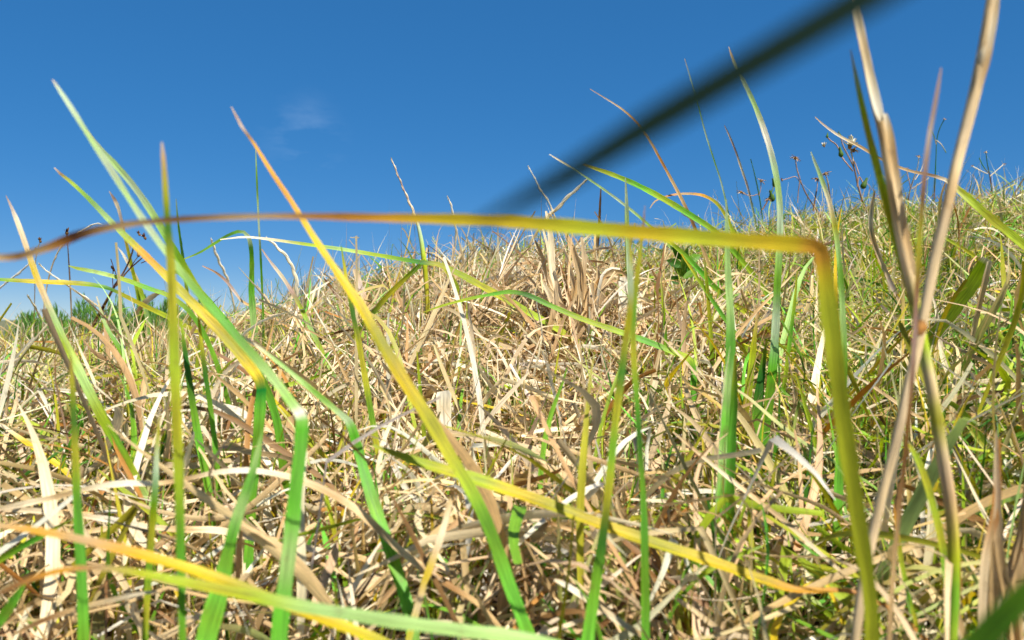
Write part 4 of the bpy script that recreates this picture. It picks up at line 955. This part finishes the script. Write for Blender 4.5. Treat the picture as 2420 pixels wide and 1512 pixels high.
for k in range(11):
    x1 = random.uniform(2280, 2460); y1 = 1560
    x0 = x1 + random.uniform(-60, 90); y0 = random.uniform(1010, 1290) + max(0, 2300 - x0) * 0.9
    w = random.uniform(16, 34)
    c = random.choice(['tan', 'stone', 'straw', 'straw', 'tan', 'rust'])
    c2 = random.choice(['tan', 'brown', 'tan', 'stone'])
    mx_ = (x0 + x1) / 2 + random.uniform(-26, 26)
    lv.append((random.uniform(.17, .24), f'{x0},{y0},{w*.25},{c}; {(x0*2+mx_)/3},{y0*.66+y1*.34},{w},{c}; {mx_},{(y0+y1)/2+20},{w},{c2}; {x1},{y1},{w},{c2}', random.uniform(-.8, .8), random.uniform(-1.2, 1.2)))
tuft('blurred brown tuft of withered leaves in the lower right corner', 'withered_tuft', lv)
lv = []
for k in range(13):
    a = random.uniform(-1.1, 1.1); L = random.uniform(70, 190)
    x1, y1 = 1500 + random.uniform(-30, 40), 1290 + random.uniform(-30, 40)
    x0, y0 = x1 + math.sin(a) * L, y1 - math.cos(a) * L * .8
    w = random.uniform(10, 24); c = random.choice(['tan', 'rust', 'straw', 'orange', 'brown'])
    lv.append((random.uniform(.43, .46), f'{x0},{y0},{w*.25},{c}; {(x0*2+x1)/3+random.uniform(-14,14)},{(y0*2+y1)/3},{w},{c}; {(x0+2*x1)/3},{(y0+2*y1)/3},{w*.9},tan; {x1},{y1},{w*.7},brown', random.uniform(-.8, .8), random.uniform(-1.4, 1.4)))
tuft('rusty brown crown of old leaf bases below the olive twins', 'old_leaf_crown', lv)

# dark broad-leaved weed at the crest and far green shrubs over the left skyline
def broadleaf(label, cx, cy, d):
    base = px(cx, cy + 40, d)
    r = empty('leafy_weed', base); tag(r, label, 'weed')
    for k in range(9):
        a = random.uniform(-1.2, 1.2); L = random.uniform(.018, .038)
        s = px(cx + random.uniform(-12, 12), cy + random.uniform(-30, 34), d + random.uniform(-.02, .02))
        dr = np.array([math.sin(a), random.uniform(-.6, .3), abs(math.cos(a)) * .8]); dr /= np.linalg.norm(dr)
        g = PAL[random.choice(['deep', 'deep', 'green'])]
        rows = [[*(s + dr * L), .001, *g], [*(s + dr * L * .8), .009, *g], [*(s + dr * L * .5), .014, *g], [*(s + dr * L * .2), .009, *g], [*s, .002, *g]]
        me, _ = ribbon_mesh('leaf', rows, M_LEAF, random.uniform(-.6, .6), .3, .3, 12, loc=base)
        link('leaf', me, (0, 0, 0), r)
    rows = [[*px(cx, cy - 30, d), .002, *PAL['deep']], [*px(cx + 2, cy + 10, d), .003, *PAL['deep']], [*px(cx, cy + 60, d), .003, *PAL['brown']]]
    me, _ = tube_mesh('stem', rows, M_STEM, 14, 6, loc=base)
    link('stem', me, (0, 0, 0), r)
broadleaf('dark green broad leaved weed growing among the straw below the crest', 1622, 640, 1.25)

def shrub(label, cx, top, d, wpx, seed):
    rs = np.random.default_rng(seed)
    c = px(cx, top, d); g = float(terrain(c[0], c[1]))
    H = c[2] - g; W = wpx / FD * d
    base = np.array([c[0], c[1], g])
    r = empty('green_shrub', base); tag(r, label, 'shrub', 'low green shrubs beyond the bank')
    for k in range(5):
        a = rs.uniform(-.6, .6); b = rs.uniform(-.5, .5)
        rows = [[*(np.array([math.sin(a) * W * .4, b * W * .4, H * .8]) + base), .003, *PAL['brown']], [*(np.array([math.sin(a) * W * .2, b * W * .2, H * .4]) + base), .006, *PAL['brown']], [*(base + np.array([0, 0, -.02])), .01, *PAL['brown']]]
        me, _ = tube_mesh('stem', rows, M_STEM, 10, 6, loc=base); link('stem', me, (0, 0, 0), r)
    n = 1500
    u = rs.normal(size=(n, 3)); u /= np.linalg.norm(u, axis=1, keepdims=True)
    rad = rs.uniform(.25, 1, n) ** .5
    p = u * rad[:, None] * np.array([W * .5, W * .4, H * .5]) + np.array([0, 0, H * .52])
    p[:, 2] *= 1 + .25 * np.sin(p[:, 0] * 40 + seed) 
    L = rs.uniform(.03, .075, n); wd = L * rs.uniform(.05, .10, n)
    dr = u * .35 + rs.normal(0, .3, (n, 3)) + np.array([0, 0, 1.2]); dr /= np.linalg.norm(dr, axis=1, keepdims=True)
    sd = np.cross(dr, rs.normal(size=(n, 3))); sd /= np.linalg.norm(sd, axis=1, keepdims=True)
    V = np.stack([p, p + dr * L[:, None] * .5 - sd * wd[:, None], p + dr * L[:, None], p + dr * L[:, None] * .5 + sd * wd[:, None]], 1).reshape(-1, 3)
    F = np.arange(n * 4).reshape(-1, 4)
    cc = np.array([.14, .30, .05]) * rs.uniform(.5, 1.5, (n, 1)) * rs.uniform(.85, 1.15, (n, 3))
    link('crown', mesh_from('crown', V, F, np.repeat(cc, 4, 0), np.zeros((n * 4, 2)), M_LEAF, smooth_shade=False), (0, 0, 0), r)
shrub('low green shrub at the far left of the skyline', 62, 768, 4.6, 90, 1)
shrub('wider green shrub behind the tan tipped blade on the left skyline', 135, 758, 4.9, 110, 2)
shrub('tallest green shrub behind the branching dry weed', 215, 738, 4.8, 120, 3)
shrub('green shrub between the dry weed and the broad olive upright', 300, 732, 5.0, 110, 4)
shrub('green shrub just right behind the broad olive upright', 378, 724, 4.8, 90, 5)
shrub('small green shrub on the skyline under the hooked blade', 455, 736, 5.0, 90, 6)

# ------------------------------------------------------------------ the nearest loose straws and shoots, one by one
ANCHORS = [(700, 1230, 'broken green blade'), (915, 1290, 'folded vivid green blade'), (1160, 1270, 'tall yellow blade'), (1430, 1270, 'wider olive twin'),
           (1522, 1300, 'slimmer olive twin'), (1708, 1180, 'pale green upright'), (2030, 1250, 'kinked yellow upright'), (2242, 1180, 'thick straw stalk'),
           (2090, 1180, 'leaning brown stalk'), (186, 1270, 'left edge green upright'), (424, 1230, 'broad olive upright'), (355, 1280, 'slim grey green upright'),
           (550, 1280, 'twisted mint blade'), (506, 1230, 'pale edged dark blade'), (1300, 1200, 'aslant yellow blade'), (1640, 1010, 'folded lime blade end'),
           (1806, 1040, 'tall blue green blade'), (1050, 1000, 'square straw stub'), (612, 1000, 'kinked green stump'), (290, 1080, 'tan tipped blade'),
           (1984, 1120, 'pale tipped slim blade'), (880, 1030, 'narrow dark olive blade'), (2300, 1120, 'mauve curled straw'), (90, 1180, 'long tan ribbon')]
COLW = {'pale': 'pale', 'straw': 'golden', 'white': 'bleached', 'tan': 'tan', 'brown': 'dark brown', 'stone': 'buff',
        'vivid': 'bright green', 'green': 'mid green', 'lime': 'lime', 'olive': 'olive'}
USED = set()
def loose(n, name, noun, cat, group, dry, seed):
    global rng
    rng = np.random.default_rng(seed)
    got = tries = 0
    while got < n and tries < 4000:
        tries += 1
        y = rng.uniform(0.40, 0.74); x = rng.uniform(-0.64, 0.64) * y
        keys = ['pale', 'straw', 'white', 'tan', 'brown', 'stone'] if dry else ['vivid', 'green', 'lime', 'olive']
        pr = np.array([4, 4, 2.5, 3, .7, 2.]) if dry else np.array([2, 3, 3, 2.])
        key = keys[rng.choice(len(keys), p=pr / pr.sum())]
        ca = (PAL[key] * rng.uniform(.9, 1.1))[None, :]; cb = ca * rng.uniform(.8, 1.15)
        if dry:
            L = rng.uniform(.07, .2, 1)
            args = dict(z0=np.array([rng.uniform(.045, .08)]), pitch=rng.normal(.02, .22, 1), length=L, width=rng.uniform(.003, .006, 1), dp=-.25, roll=.6, twist=1.6, kink=.35, blunt=.4)
            size = 'short ' if L[0] < .105 else ('long ' if L[0] > .16 else '')
        else:
            if rng.random() < .5: cb = pal_pick(1, {'straw': 1, 'orange': 1, 'yellow': 1}); tip = True
            else: tip = False
            L = rng.uniform(.08, .135, 1)
            args = dict(z0=np.array([-.004]), pitch=rng.normal(1.25, .22, 1), length=L, width=rng.uniform(.0028, .0048, 1), dp=-.8, roll=1.0, twist=.7, kink=.2, blunt=.05)
            size = '' if L[0] < .105 else 'tall '
        V, F, c, u = blades(np.array([x]), np.array([y]), args['z0'], rng.uniform(0, TAU, 1), args['pitch'], args['length'], args['width'], ca, cb, S=14, dh=.7, dp=args['dp'], across=3,
                            roll=args['roll'], twist=args['twist'], kink=args['kink'], blunt=args['blunt'], wav=.12, fold=.35)
        m = V.mean(0); X = 1210 + m[0] / m[1] * FD; Y = 756 - (m[2] - CZ) / m[1] * FD
        if not (30 < X < 2390 and Y < 1490): continue
        ax_, ay_, ph = min(ANCHORS, key=lambda a: abs(a[0] - X) + .7 * abs(a[1] - Y))
        dx, dy = X - ax_, Y - ay_
        if abs(dx) > .8 * abs(dy) or abs(dy) < 90: rel = 'right of the' if dx > 0 else 'left of the'
        else: rel = ('below the' if dy > 0 else 'behind the')
        if dry: lab = f'{size}{COLW[key]} loose straw lying {rel} {ph}'
        else: lab = f'{size}{COLW[key]} shoot{" with dry tip" if tip else ""} rising {rel} {ph}'
        if lab in USED: continue
        USED.add(lab)
        loc = V[:3].mean(0)
        o = link(name, mesh_from(name, V - loc, F, c, u, M_STRAW if dry else M_LEAF), loc)
        tag(o, lab, cat, group)
        got += 1
loose(110, 'loose_straw', 'straw', 'straw', 'loose straws on the near thatch', True, 11)
loose(60, 'green_shoot', 'shoot', 'grass shoot', 'short shoots in the near thatch', False, 12)
